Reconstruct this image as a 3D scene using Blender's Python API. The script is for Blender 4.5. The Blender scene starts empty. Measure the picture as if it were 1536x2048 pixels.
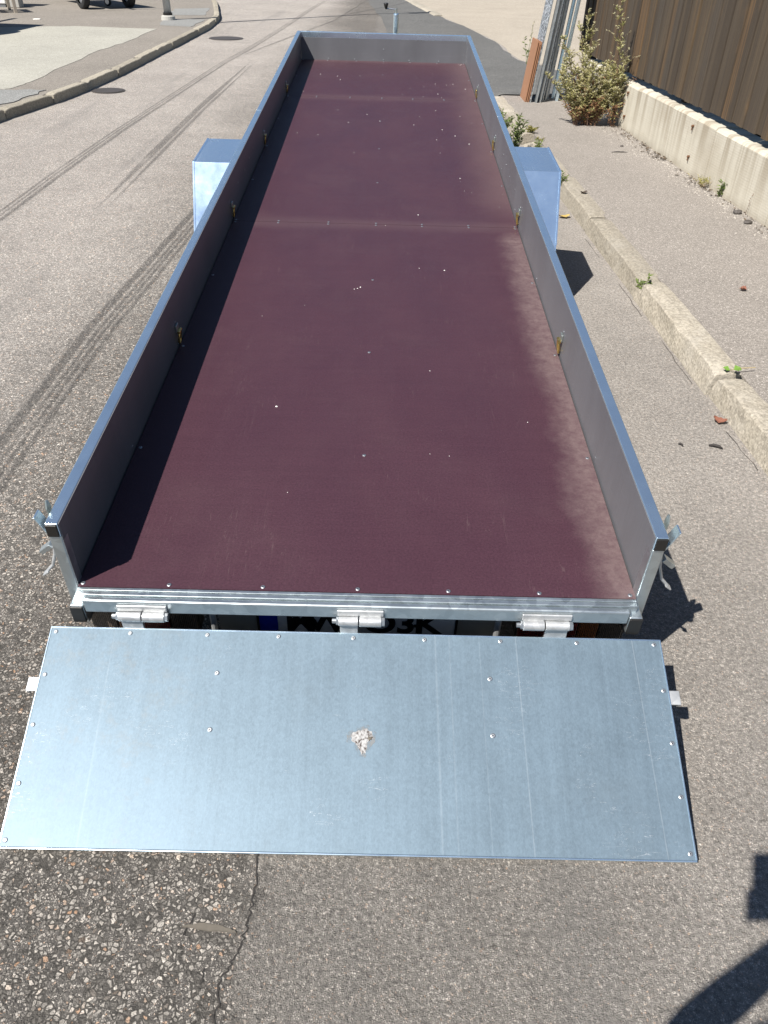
import bpy, bmesh, math, random
from mathutils import Vector, Matrix, noise
random.seed(7)
rad = math.radians
S = bpy.context.scene
COL = S.collection

# ------------------------------------------------------------------ camera
CAM = Vector((0.0469, -1.4191, 1.636))
RT = Vector((0.9997, 0.0082, 0.0231)); UP = Vector((-0.0234, 0.6013, 0.7987)); FW = Vector((0.0074, 0.7990, -0.6013))
cd = bpy.data.cameras.new('camera'); cam = bpy.data.objects.new('camera', cd); COL.objects.link(cam)
cd.sensor_fit = 'VERTICAL'; cd.sensor_height = 24.0; cd.lens = 24.0 * 1543.8 / 2048.0
cd.clip_start = 0.05; cd.clip_end = 2000
cam.matrix_world = Matrix(((RT.x, UP.x, -FW.x, CAM.x), (RT.y, UP.y, -FW.y, CAM.y), (RT.z, UP.z, -FW.z, CAM.z), (0, 0, 0, 1)))
S.camera = cam
# ------------------------------------------------------------------ sky and sun
SUN = Vector((0.549, 0.538, -1.0)).normalized()      # direction the light travels
EL = math.asin(-SUN.z)
w = bpy.data.worlds.new('World'); S.world = w; w.use_nodes = True
wn = w.node_tree; wn.nodes.clear()
sky = wn.nodes.new('ShaderNodeTexSky'); sky.sky_type = 'NISHITA'; sky.sun_disc = False
sky.sun_elevation = EL; sky.sun_rotation = math.atan2(-SUN.x, -SUN.y); sky.altitude = 100; sky.air_density = 1.0; sky.dust_density = 0.15; sky.ozone_density = 3.5
bg = wn.nodes.new('ShaderNodeBackground'); bg.inputs['Strength'].default_value = 0.052
wo = wn.nodes.new('ShaderNodeOutputWorld'); wn.links.new(sky.outputs[0], bg.inputs[0]); wn.links.new(bg.outputs[0], wo.inputs[0])
sd = bpy.data.lights.new('sun', 'SUN'); sd.energy = 5.0; sd.angle = rad(0.53); sd.color = (1.0, 0.955, 0.89)
so = bpy.data.objects.new('sun', sd); COL.objects.link(so); so.rotation_euler = SUN.to_track_quat('-Z', 'Y').to_euler(); so.location = (-10, -10, 20)
S.view_settings.view_transform = 'Standard'; S.view_settings.look = 'None'; S.view_settings.exposure = 0.8; S.view_settings.gamma = 1.0
S.view_settings.use_curve_mapping = False
S.render.engine = 'CYCLES'; S.cycles.use_denoising = True; S.cycles.max_bounces = 5; S.cycles.sample_clamp_indirect = 8

# ------------------------------------------------------------------ node helpers
def newmat(name):
    m = bpy.data.materials.new(name); m.use_nodes = True; nt = m.node_tree; nt.nodes.clear()
    out = nt.nodes.new('ShaderNodeOutputMaterial'); b = nt.nodes.new('ShaderNodeBsdfPrincipled')
    nt.links.new(b.outputs[0], out.inputs[0]); return m, nt, b
def put(nt, sock, v):
    if isinstance(v, bpy.types.NodeSocket): nt.links.new(v, sock)
    elif isinstance(v, (tuple, list)) and len(v) == 3 and sock.type == 'RGBA': sock.default_value = (*v, 1)
    else: sock.default_value = v
def nd(nt, typ, props=None, out=0, **ins):
    n = nt.nodes.new('ShaderNode' + typ)
    for k, v in (props or {}).items(): setattr(n, k, v)
    for k, v in ins.items():
        s = n.inputs[int(k[1:])] if k[0] == 'i' and k[1:].isdigit() else n.inputs[k.replace('_', ' ')]
        put(nt, s, v)
    return n.outputs[out]
def mth(nt, op, a, b=0.0, c=0.0, clamp=False):
    return nd(nt, 'Math', {'operation': op, 'use_clamp': clamp}, i0=a, i1=b, i2=c)
def mix(nt, f, a, b, mode='MIX'):
    n = nt.nodes.new('ShaderNodeMix'); n.data_type = 'RGBA'; n.blend_type = mode; n.clamp_factor = True
    put(nt, n.inputs[0], f); put(nt, n.inputs[6], a); put(nt, n.inputs[7], b); return n.outputs[2]
def ramp(nt, f, stops, interp='LINEAR'):
    n = nt.nodes.new('ShaderNodeValToRGB'); cr = n.color_ramp; cr.interpolation = interp
    while len(cr.elements) < len(stops): cr.elements.new(0.5)
    for e, (p, c) in zip(cr.elements, stops):
        e.position = p; e.color = (*c, 1) if isinstance(c, (tuple, list)) else (c, c, c, 1)
    put(nt, n.inputs[0], f); return n.outputs[0]
def sstep(nt, v, lo, hi):
    return nd(nt, 'MapRange', {'interpolation_type': 'SMOOTHSTEP', 'clamp': True}, i0=v, i1=lo, i2=hi)
def objco(nt, scale=(1, 1, 1)):
    c = nd(nt, 'TexCoord', out=3)
    if scale != (1, 1, 1): c = nd(nt, 'Mapping', Vector=c, Scale=scale)
    return c
def nz(nt, co, scale, detail=4, rough=0.55, out=0, dist=0.0):
    return nd(nt, 'TexNoise', out=out, Vector=co, Scale=scale, Detail=detail, Roughness=rough, Distortion=dist)
def bump(nt, b, h, strength, dist):
    put(nt, b.inputs['Normal'], nd(nt, 'Bump', Strength=strength, Distance=dist, Height=h))
def bset(nt, b, **k):
    for n, v in k.items(): put(nt, b.inputs[n.replace('_', ' ')], v)
def sepxyz(nt, co):
    n = nt.nodes.new('ShaderNodeSeparateXYZ'); nt.links.new(co, n.inputs[0]); return n.outputs

# ------------------------------------------------------------------ materials
def agg(nt, co, scale, pal, binder, edge=0.25):
    """stones in binder: returns colour and height"""
    v = nt.nodes.new('ShaderNodeTexVoronoi'); put(nt, v.inputs['Vector'], co); put(nt, v.inputs['Scale'], scale)
    r = sepxyz(nt, v.outputs['Color'])
    e = nt.nodes.new('ShaderNodeTexVoronoi'); e.feature = 'DISTANCE_TO_EDGE'; put(nt, e.inputs['Vector'], co); put(nt, e.inputs['Scale'], scale)
    col = ramp(nt, r[0], pal)
    t = mth(nt, 'MULTIPLY_ADD', r[2], edge * .75, .02)          # each stone shows a different share of its cell
    m = mth(nt, 'SUBTRACT', 1.0, nd(nt, 'MapRange', {'interpolation_type': 'SMOOTHSTEP', 'clamp': True}, i0=mth(nt, 'SUBTRACT', e.outputs[0], t), i1=-.03, i2=.07))
    sel = mth(nt, 'GREATER_THAN', r[1], 0.72)                   # some cells are all binder
    m2 = mth(nt, 'MAXIMUM', m, mth(nt, 'MULTIPLY', sel, 0.75))
    return mix(nt, m2, col, binder), mth(nt, 'SUBTRACT', 1.0, m2)
def asphalt_mat(name, scale, pal, binder, tint=(1, 1, 1), bs=0.6, patchy=0.25, edge=.25):
    m, nt, b = newmat(name); co = objco(nt)
    wob = nd(nt, 'VectorMath', {'operation': 'ADD'}, i0=co, i1=nd(nt, 'VectorMath', {'operation': 'SCALE'}, i0=nz(nt, co, 60, 2, out=1), Scale=0.012))
    c, h = agg(nt, wob, scale, pal, binder, edge)
    big = nz(nt, co, 0.9, 6, 0.65); mid = nz(nt, co, 9, 5, 0.7)
    f = mth(nt, 'MULTIPLY_ADD', mth(nt, 'ADD', big, mth(nt, 'MULTIPLY', mid, 0.6)), patchy * 2, 1 - patchy * 1.6)
    c = mix(nt, 1.0, c, nd(nt, 'CombineXYZ', X=mth(nt, 'MULTIPLY', f, tint[0]), Y=mth(nt, 'MULTIPLY', f, tint[1]), Z=mth(nt, 'MULTIPLY', f, tint[2])), 'MULTIPLY')
    gr = nz(nt, co, 70, 3, .75); k3 = mth(nt, 'MULTIPLY_ADD', gr, 1.3, .35)
    c = mix(nt, 1.0, c, nd(nt, 'CombineXYZ', X=k3, Y=k3, Z=k3), 'MULTIPLY')
    bset(nt, b, Base_Color=c, Roughness=0.88, Specular_IOR_Level=0.3)
    bump(nt, b, nz(nt, co, 160, 4, .7), bs, 0.006)
    return m
PAL_PALE = [(0, (.08, .075, .068)), (.35, (.21, .196, .176)), (.65, (.32, .30, .268)), (.86, (.40, .37, .33)), (.93, (.30, .19, .12)), (1, (.52, .49, .44))]
PAL_DARK = [(0, (.045, .043, .04)), (.4, (.12, .115, .105)), (.75, (.2, .19, .172)), (1, (.38, .36, .33))]
def road_mat():
    m, nt, b = newmat('road_asphalt'); co = objco(nt); p = sepxyz(nt, co)
    wob = nd(nt, 'VectorMath', {'operation': 'ADD'}, i0=co, i1=nd(nt, 'VectorMath', {'operation': 'SCALE'}, i0=nz(nt, co, 45, 2, out=1), Scale=0.014))
    cA, hA = agg(nt, wob, 98, PAL_PALE, (.062, .058, .052), .3)
    cA2, hA2 = agg(nt, wob, 210, PAL_PALE, (.075, .07, .064), .3)
    cA = mix(nt, mth(nt, 'GREATER_THAN', nz(nt, co, 22, 3), .52), cA, cA2)
    cB, hB = agg(nt, wob, 235, PAL_PALE, (.085, .08, .073), .35)
    cB = mix(nt, .45, cB, (.17, .16, .146))
    xb = mth(nt, 'ADD', p[0], mth(nt, 'MULTIPLY', mth(nt, 'SUBTRACT', nz(nt, co, 3.5, 4), .5), .28))
    right = sstep(nt, xb, -0.27, -0.19)
    c = mix(nt, right, cA, cB)
    # lane wear paler left and kerbside; near-camera microshadow painted in by position
    worn_shade = sstep(nt, mth(nt, 'ADD', p[0], mth(nt, 'MULTIPLY', nz(nt, co, .5, 3), .8)), -0.3, -1.7)
    near_shade = sstep(nt, p[1], -0.6, 1.6)
    worn_shade2 = mth(nt, 'MULTIPLY', sstep(nt, p[0], .2, 1.1), mth(nt, 'MULTIPLY_ADD', near_shade, .5, .5))
    wear_shade = mth(nt, 'MAXIMUM', mth(nt, 'MULTIPLY', worn_shade, mth(nt, 'MULTIPLY_ADD', near_shade, .85, .15)), mth(nt, 'MULTIPLY', worn_shade2, .62))
    gn = mth(nt, 'MULTIPLY_ADD', wear_shade, .75, 1.0); c = mix(nt, 1.0, c, nd(nt, 'CombineXYZ', X=gn, Y=gn, Z=gn), 'MULTIPLY')
    c = mix(nt, mth(nt, 'MULTIPLY', wear_shade, .36), c, (.40, .372, .345))
    big = nz(nt, co, .8, 6, .68); mid = nz(nt, co, 7, 5, .7)
    f = mth(nt, 'MULTIPLY_ADD', mth(nt, 'ADD', big, mth(nt, 'MULTIPLY', mid, .7)), .62, .48)
    c = mix(nt, 1.0, c, nd(nt, 'CombineXYZ', X=mth(nt, 'MULTIPLY', f, 1.07), Y=mth(nt, 'MULTIPLY', f, 1.05), Z=mth(nt, 'MULTIPLY', f, 1.035)), 'MULTIPLY')
    gr = nz(nt, co, 75, 3, .75); k3 = mth(nt, 'MULTIPLY_ADD', gr, 2.1, -.03)
    c = mix(nt, 1.0, c, nd(nt, 'CombineXYZ', X=k3, Y=k3, Z=k3), 'MULTIPLY')
    streak = nz(nt, nd(nt, 'Mapping', Vector=co, Scale=(3.2, .22, 1)), 1.0, 4, .6)
    c = mix(nt, mth(nt, 'MULTIPLY', sstep(nt, streak, .54, .72), .28), c, (.13, .125, .118))
    bset(nt, b, Base_Color=c, Roughness=.9, Specular_IOR_Level=.3)
    bump(nt, b, mth(nt, 'ADD', nz(nt, co, 130, 3, .7), mth(nt, 'MULTIPLY', nz(nt, co, 420, 1), .5)), .9, .008)
    return m
M = {}
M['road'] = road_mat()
M['pave_r'] = asphalt_mat('pavement_asphalt', 200, tint=(1.02, 1.0, 1.0), pal= [(0, (.11, .10, .09)), (.4, (.25, .23, .205)), (.75, (.35, .325, .29)), (1, (.52, .49, .45))], binder=(.22, .203, .18), bs=.7, patchy=.2)
M['pave_l'] = asphalt_mat('left_pavement_asphalt', 110, [(0, (.14, .125, .105)), (.5, (.235, .213, .183)), (1, (.36, .33, .29))], (.19, .17, .146), bs=.3, patchy=.22)
M['pave_pale'] = asphalt_mat('pale_concrete_slab', 60, [(0, (.27, .262, .225)), (.5, (.34, .33, .285)), (1, (.42, .41, .36))], (.32, .308, .265), bs=.2, patchy=.2)
M['pave_grey'] = asphalt_mat('grey_patch', 90, [(0, (.15, .15, .143)), (.5, (.24, .24, .23)), (1, (.36, .36, .345))], (.2, .2, .19), bs=.4, patchy=.2)
M['apron'] = asphalt_mat('dark_asphalt', 130, [(0, (.05, .049, .046)), (.5, (.125, .122, .115)), (1, (.24, .235, .22))], (.10, .098, .093), bs=.5, patchy=.3)
M['forecourt'] = asphalt_mat('sandy_asphalt', 90, [(0, (.23, .2, .16)), (.5, (.36, .315, .255)), (1, (.5, .45, .38))], (.32, .28, .225), bs=.3, patchy=.22)
M['ground'] = asphalt_mat('ground_asphalt', 60, PAL_DARK, (.15, .14, .125), bs=.1)

def galv(name, base=(.62, .65, .68), rough=.36, metallic=.9, mott=.12, scale=55, stretch=(1, 1, 1), bs=0.0, dust=0.0):
    m, nt, b = newmat(name); co = objco(nt, stretch)
    v = nt.nodes.new('ShaderNodeTexVoronoi'); put(nt, v.inputs['Vector'], co); put(nt, v.inputs['Scale'], scale)
    sp = sepxyz(nt, v.outputs['Color'])[0] if scale else 0.5; scale = scale or 60; n1 = nz(nt, co, scale * .18, 5, .65); n2 = nz(nt, objco(nt), 3.0, 4, .6)
    f = mth(nt, 'ADD', mth(nt, 'MULTIPLY', sp, .35), mth(nt, 'ADD', mth(nt, 'MULTIPLY', n1, .8), mth(nt, 'MULTIPLY', n2, .6)))
    k = mth(nt, 'MULTIPLY_ADD', f, mott * 2, 1 - mott * 1.75)
    c = mix(nt, 1.0, base, nd(nt, 'CombineXYZ', X=k, Y=k, Z=k), 'MULTIPLY')
    if dust: c = mix(nt, mth(nt, 'MULTIPLY', sstep(nt, nz(nt, objco(nt), 14, 5, .7), .52, .75), dust), c, (.5, .48, .44))
    bset(nt, b, Base_Color=c, Metallic=metallic, Roughness=mth(nt, 'MULTIPLY_ADD', f, .22, rough - .19))
    if bs: bump(nt, b, nz(nt, co, scale * .5, 3), bs, .002)
    return m
M['rail'] = galv('galvanised_rail', (.72, .88, 1.0), .25, .93, .06, 0)  # zinc colour pushed bluer to paint in more of the sky reflection
M['galv'] = galv('hot_dip_galvanised', (.50, .55, .57), .38, .9, .22, 45, bs=.12, dust=.18)
M['weld'] = galv('rough_zinc_casting', (.50, .51, .515), .46, .65, .25, 60, bs=.6, dust=.3)
M['fender'] = galv('fender_sheet', (.66, .83, 1.0), .25, .91, .02, 0)  # sky reflection partly put into this blue base colour
def ramp_mat():
    m, nt, b = newmat('tailgate_sheet'); co = objco(nt); p = sepxyz(nt, co)
    fine = nz(nt, nd(nt, 'Mapping', Vector=co, Scale=(1, .5, 1)), 240, 4, .75); v = nt.nodes.new('ShaderNodeTexVoronoi'); put(nt, v.inputs['Vector'], co); put(nt, v.inputs['Scale'], 130)
    sp = sepxyz(nt, v.outputs['Color'])[0]
    st = nz(nt, nd(nt, 'Mapping', Vector=co, Scale=(14, .5, .5)), 2.0, 5, .6)
    st2 = nz(nt, nd(nt, 'Mapping', Vector=co, Scale=(60, 1.2, 1)), 1.5, 3, .6)
    cl = nz(nt, co, 5, 5, .65)
    f = mth(nt, 'ADD', mth(nt, 'MULTIPLY', fine, .7), mth(nt, 'ADD', mth(nt, 'MULTIPLY', sp, .10), mth(nt, 'ADD', mth(nt, 'MULTIPLY', st, .32), mth(nt, 'ADD', mth(nt, 'MULTIPLY', st2, .25), mth(nt, 'MULTIPLY', cl, .45)))))
    k = mth(nt, 'MULTIPLY_ADD', f, .72, .26)
    c = mix(nt, 1.0, (.150, .204, .250), nd(nt, 'CombineXYZ', X=k, Y=k, Z=k), 'MULTIPLY')  # blue base colour stands in for the sky reflected in the sheet
    # long straight rub marks
    lines = None
    for x0, wd, s in ((.402, .0022, .5), (.695, .002, .5), (.20, .004, .25), (.235, .003, .2), (-.60, .003, .15), (.31, .002, .2)):
        d = mth(nt, 'ABSOLUTE', mth(nt, 'SUBTRACT', p[0], mth(nt, 'MULTIPLY_ADD', p[1], -.02, x0 - .005)))
        l = mth(nt, 'MULTIPLY', sstep(nt, d, wd, 0.0), s)
        lines = l if lines is None else mth(nt, 'MAXIMUM', lines, l)
    c = mix(nt, mth(nt, 'MULTIPLY', lines, nz(nt, co, 20, 3)), c, (.36, .40, .43))
    blot = mth(nt, 'MULTIPLY', sstep(nt, nz(nt, co, 11, 6, .75), .5, .68), sstep(nt, p[0], -.25, -.55))
    c = mix(nt, mth(nt, 'MULTIPLY', blot, .35), c, (.17, .175, .17))
    grime = mth(nt, 'MULTIPLY', sstep(nt, nz(nt, nd(nt, 'Mapping', Vector=co, Scale=(1, .5, 1)), 4, 6, .7), .5, .75), .30)
    c = mix(nt, grime, c, (.115, .14, .155))
    # fine curved scratches
    sc = nd(nt, 'TexNoise', Vector=nd(nt, 'Mapping', Vector=co, Scale=(9, 40, 1), Rotation=(0, 0, .5)), Scale=3.0, Detail=1.0, Distortion=1.2)
    s1 = mth(nt, 'MULTIPLY', sstep(nt, mth(nt, 'ABSOLUTE', mth(nt, 'SUBTRACT', sc, .63)), .006, 0.0), sstep(nt, nz(nt, co, 6, 2), .55, .65))
    c = mix(nt, mth(nt, 'MULTIPLY', s1, .7), c, (.5, .52, .54))
    bset(nt, b, Base_Color=c, Metallic=.42, Specular_IOR_Level=.25, Roughness=mth(nt, 'MULTIPLY_ADD', f, .12, .40))
    bump(nt, b, mth(nt, 'ADD', cl, mth(nt, 'MULTIPLY', fine, .15)), .10, .004)
    return m
M['ramp'] = ramp_mat()
def wall_mat():
    m, nt, b = newmat('side_wall_sheet'); co = objco(nt)
    n = nz(nt, nd(nt, 'Mapping', Vector=co, Scale=(1, 1, .3)), 5, 5, .6); n2 = nz(nt, nd(nt, 'Mapping', Vector=co, Scale=(1, 40, 2)), 3, 3, .6)
    k = mth(nt, 'MULTIPLY_ADD', mth(nt, 'ADD', n, mth(nt, 'MULTIPLY', n2, .4)), .5, .65)
    c = mix(nt, 1.0, (.172, .174, .186), nd(nt, 'CombineXYZ', X=k, Y=k, Z=k), 'MULTIPLY')
    rub = sstep(nt, nz(nt, nd(nt, 'Mapping', Vector=co, Scale=(1, 1.5, 45)), 3, 4, .7), .60, .72)
    c = mix(nt, mth(nt, 'MULTIPLY', rub, .22), c, (.30, .30, .31))
    bset(nt, b, Base_Color=c, Metallic=.30, Specular_IOR_Level=.35, Roughness=mth(nt, 'MULTIPLY_ADD', n, .15, .30))
    return m
M['wall'] = wall_mat()
def floor_mat():
    m, nt, b = newmat('phenolic_plywood'); co = objco(nt); p = sepxyz(nt, co)
    # wire mesh print
    a = mth(nt, 'ADD', p[0], p[1]); d = mth(nt, 'SUBTRACT', p[0], p[1])
    g = mth(nt, 'MULTIPLY', mth(nt, 'SINE', mth(nt, 'MULTIPLY', a, 1100)), mth(nt, 'SINE', mth(nt, 'MULTIPLY', d, 1100)))
    n1 = nz(nt, nd(nt, 'Mapping', Vector=co, Scale=(1, .6, 1)), 3.2, 6, .65); n2 = nz(nt, nd(nt, 'Mapping', Vector=co, Scale=(.5, 8, 1)), 5, 4, .7); n3 = nz(nt, co, 160, 3, .8)
    n4 = nz(nt, nd(nt, 'Mapping', Vector=co, Scale=(7, .35, 1)), 2, 4, .65)
    c = mix(nt, n1, (.037, .0138, .022), (.062, .0245, .034))
    c = mix(nt, mth(nt, 'MULTIPLY', n4, .5), c, (.055, .026, .036))
    k = mth(nt, 'MULTIPLY_ADD', mth(nt, 'ADD', mth(nt, 'MULTIPLY', n3, 1.3), mth(nt, 'MULTIPLY', n2, .25)), .95, .28)
    k = mth(nt, 'MULTIPLY_ADD', g, .10, k)
    c = mix(nt, 1.0, c, nd(nt, 'CombineXYZ', X=k, Y=k, Z=k), 'MULTIPLY')
    # dust left along the right-hand side, at the panel joints and by the front wall
    xs = mth(nt, 'ADD', p[0], mth(nt, 'MULTIPLY', mth(nt, 'SUBTRACT', nz(nt, co, 4, 5, .7), .5), .16))
    dust = mth(nt, 'MULTIPLY', sstep(nt, xs, .56, .67), sstep(nt, p[1], 2.46, 2.25))
    dust = mth(nt, 'MULTIPLY', dust, mth(nt, 'MULTIPLY_ADD', nz(nt, co, 34, 5, .75), 1.3, -.12))
    dust = mth(nt, 'MAXIMUM', mth(nt, 'MULTIPLY', dust, .72), 0)
    for y0, wd, s in ((2.45, .11, .10), (4.91, .13, .10), (6.16, .12, .12)):
        dd = mth(nt, 'ABSOLUTE', mth(nt, 'SUBTRACT', mth(nt, 'ADD', p[1], mth(nt, 'MULTIPLY', mth(nt, 'SUBTRACT', nz(nt, nd(nt, 'Mapping', Vector=co, Scale=(.4, 1, 1)), 3, 3), .5), .12)), y0))
        dust = mth(nt, 'MAXIMUM', dust, mth(nt, 'MULTIPLY', sstep(nt, dd, wd, wd * .05), s))
    dust2 = mth(nt, 'MULTIPLY', sstep(nt, xs, .42, .72), mth(nt, 'MULTIPLY', sstep(nt, p[1], 2.4, 2.9), .22))
    dust = mth(nt, 'MAXIMUM', dust, dust2)
    dust = mth(nt, 'ADD', dust, mth(nt, 'MULTIPLY', sstep(nt, nz(nt, co, 2.2, 6, .7), .45, .75), .04))
    sc = nd(nt, 'TexNoise', Vector=nd(nt, 'Mapping', Vector=co, Scale=(26, 1.6, 1), Rotation=(0, 0, .05)), Scale=2.2, Detail=2.0, Distortion=.6)
    s1 = mth(nt, 'MULTIPLY', sstep(nt, mth(nt, 'ABSOLUTE', mth(nt, 'SUBTRACT', sc, .55)), .008, 0.0), sstep(nt, nz(nt, co, 3, 3), .48, .62))
    dust = mth(nt, 'MAXIMUM', dust, mth(nt, 'MULTIPLY', s1, .14))
    c = mix(nt, dust, c, (.20, .15, .14))
    rg = mth(nt, 'MULTIPLY_ADD', n1, .22, mth(nt, 'MULTIPLY_ADD', dust, .5, .34))
    bset(nt, b, Base_Color=c, Roughness=rg, Specular_IOR_Level=.42)
    bump(nt, b, mth(nt, 'ADD', g, mth(nt, 'MULTIPLY', n3, .6)), .25, .001)
    return m
M['floor'] = floor_mat()
def plain(name, col, rough=.6, metallic=0.0, var=.15, scale=12, spec=.5, bs=0.0):
    m, nt, b = newmat(name); co = objco(nt); n = nz(nt, co, scale, 5, .65)
    k = mth(nt, 'MULTIPLY_ADD', n, var * 2, 1 - var)
    c = mix(nt, 1.0, col, nd(nt, 'CombineXYZ', X=k, Y=k, Z=k), 'MULTIPLY')
    bset(nt, b, Base_Color=c, Roughness=rough, Metallic=metallic, Specular_IOR_Level=spec)
    if bs: bump(nt, b, n, bs, .01)
    return m
M['black'] = plain('black_plastic', (.012, .011, .010), .42)
M['rubber'] = plain('tyre_rubber', (.018, .018, .018), .75, bs=.2, scale=60)
M['screw'] = plain('zinc_screw', (.42, .44, .46), .42, .9)
M['screwhole'] = plain('screw_recess', (.01, .01, .012), .6)
M['gold'] = plain('yellow_zinc', (.72, .52, .17), .26, .95, .1)
M['steel'] = plain('bracket_steel', (.42, .46, .44), .38, .85, .1)
M['white'] = plain('white_flake', (.78, .76, .72), .7)
M['plate'] = plain('plate_white', (.62, .61, .58), .4, var=.04)
M['blue'] = plain('plate_blue', (.012, .03, .36), .35, var=.04)
M['ink'] = plain('plate_ink', (.008, .008, .009), .4)
M['holder'] = plain('plate_holder', (.30, .29, .25), .5)
M['rim'] = plain('steel_rim', (.55, .56, .57), .4, .8)
M['undercoat'] = plain('dark_frame', (.09, .095, .1), .5, .6)
M['pole'] = galv('pole_zinc', (.50, .52, .53), .5, .7, .15, 12)
M['concrete_base'] = plain('concrete_block', (.38, .37, .34), .9, bs=.4, scale=30)
M['iron'] = plain('cast_iron', (.075, .066, .06), .6, .3, .3, 40, bs=.4)
M['rust'] = plain('rusty_tie', (.14, .07, .035), .85, .2, .4, 60)
M['vanpaint'] = plain('dark_paint', (.012, .013, .016), .3)
M['vanwhite'] = plain('white_paint', (.7, .7, .69), .35)
M['wood_pallet'] = plain('pallet_wood', (.36, .31, .25), .8, var=.3)
M['cartmetal'] = plain('cart_metal', (.25, .26, .27), .5, .7)
M['dark'] = plain('phone_black', (.02, .02, .022), .2)
M['cloth'] = plain('shirt_cloth', (.05, .07, .12), .9); M['jeans'] = plain('jeans', (.03, .04, .08), .9)
M['skin'] = plain('skin', (.5, .3, .22), .5); M['hair'] = plain('hair', (.05, .03, .02), .6)
M['leaf_red'] = plain('dry_leaf', (.20, .08, .05), .7, var=.35, scale=60); M['leaf_yel'] = plain('yellow_leaf', (.36, .26, .08), .7, var=.35, scale=60)
M['leaf_dark'] = plain('dark_leaf', (.05, .035, .025), .7, var=.35, scale=60); M['feather'] = plain('dark_twig', (.035, .03, .028), .8)
M['litter'] = plain('leaf_litter', (.10, .072, .046), .95, var=.5, scale=40)
M['soil'] = plain('gap_shade_soil', (.02, .016, .012), 1.0, var=.4, scale=30, spec=0.0)  # soil blackened to paint the shade in the gap under the fence
M['gravel'] = plain('grit', (.36, .33, .29), .9, var=.4, scale=60)
M['crack'] = plain('crack_dark', (.035, .031, .028), 1.0, var=.2)
M['stain'] = plain('dried_mud', (.12, .105, .085), .95, var=.3, scale=60)
def lens_mat(name, col):
    m, nt, b = newmat(name); co = objco(nt); p = sepxyz(nt, co)
    g = mth(nt, 'MAXIMUM', mth(nt, 'SINE', mth(nt, 'MULTIPLY', p[0], 1250)), mth(nt, 'MULTIPLY', mth(nt, 'SINE', mth(nt, 'MULTIPLY', p[2], 1250)), .6))
    c = mix(nt, sstep(nt, g, .3, .9), col, tuple(x * .25 for x in col))
    bset(nt, b, Base_Color=c, Roughness=.18, Specular_IOR_Level=.7, Coat_Weight=.4); bump(nt, b, g, .6, .002); return m
M['lens_red'] = lens_mat('red_lens', (.22, .012, .010)); M['lens_amber'] = lens_mat('amber_lens', (.30, .09, .02)); M['lens_dark'] = lens_mat('smoked_lens', (.11, .085, .065))
def kerb_mat(name, a, bcol, lich):
    m, nt, b = newmat(name); co = nd(nt, 'NewGeometry', out=0)
    v = nt.nodes.new('ShaderNodeTexVoronoi'); put(nt, v.inputs['Vector'], co); put(nt, v.inputs['Scale'], 95)
    r = sepxyz(nt, v.outputs['Color'])[0]
    n = nz(nt, co, 9, 6, .7); n2 = nz(nt, co, 60, 4, .7); n3 = nz(nt, co, 2.3, 5, .7)
    c = mix(nt, n, a, bcol); k = mth(nt, 'MULTIPLY_ADD', mth(nt, 'ADD', r, n2), .45, .55)
    c = mix(nt, 1.0, c, nd(nt, 'CombineXYZ', X=k, Y=k, Z=k), 'MULTIPLY')
    c = mix(nt, mth(nt, 'MULTIPLY', sstep(nt, n3, .5, .68), .35), c, lich)
    rr = nd(nt, 'ObjectInfo', out=5); k2 = mth(nt, 'MULTIPLY_ADD', rr, .25, .87)
    c = mix(nt, 1.0, c, nd(nt, 'CombineXYZ', X=k2, Y=k2, Z=k2), 'MULTIPLY')
    bset(nt, b, Base_Color=c, Roughness=.9, Specular_IOR_Level=.25); bump(nt, b, mth(nt, 'ADD', n2, mth(nt, 'MULTIPLY', n, 1.2)), .7, .012); return m
M['kerb'] = kerb_mat('granite_kerb', (.275, .243, .19), (.37, .338, .285), (.44, .41, .36))
M['kerb_l'] = kerb_mat('granite_kerb_left', (.27, .24, .185), (.36, .33, .27), (.24, .215, .175))
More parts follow.
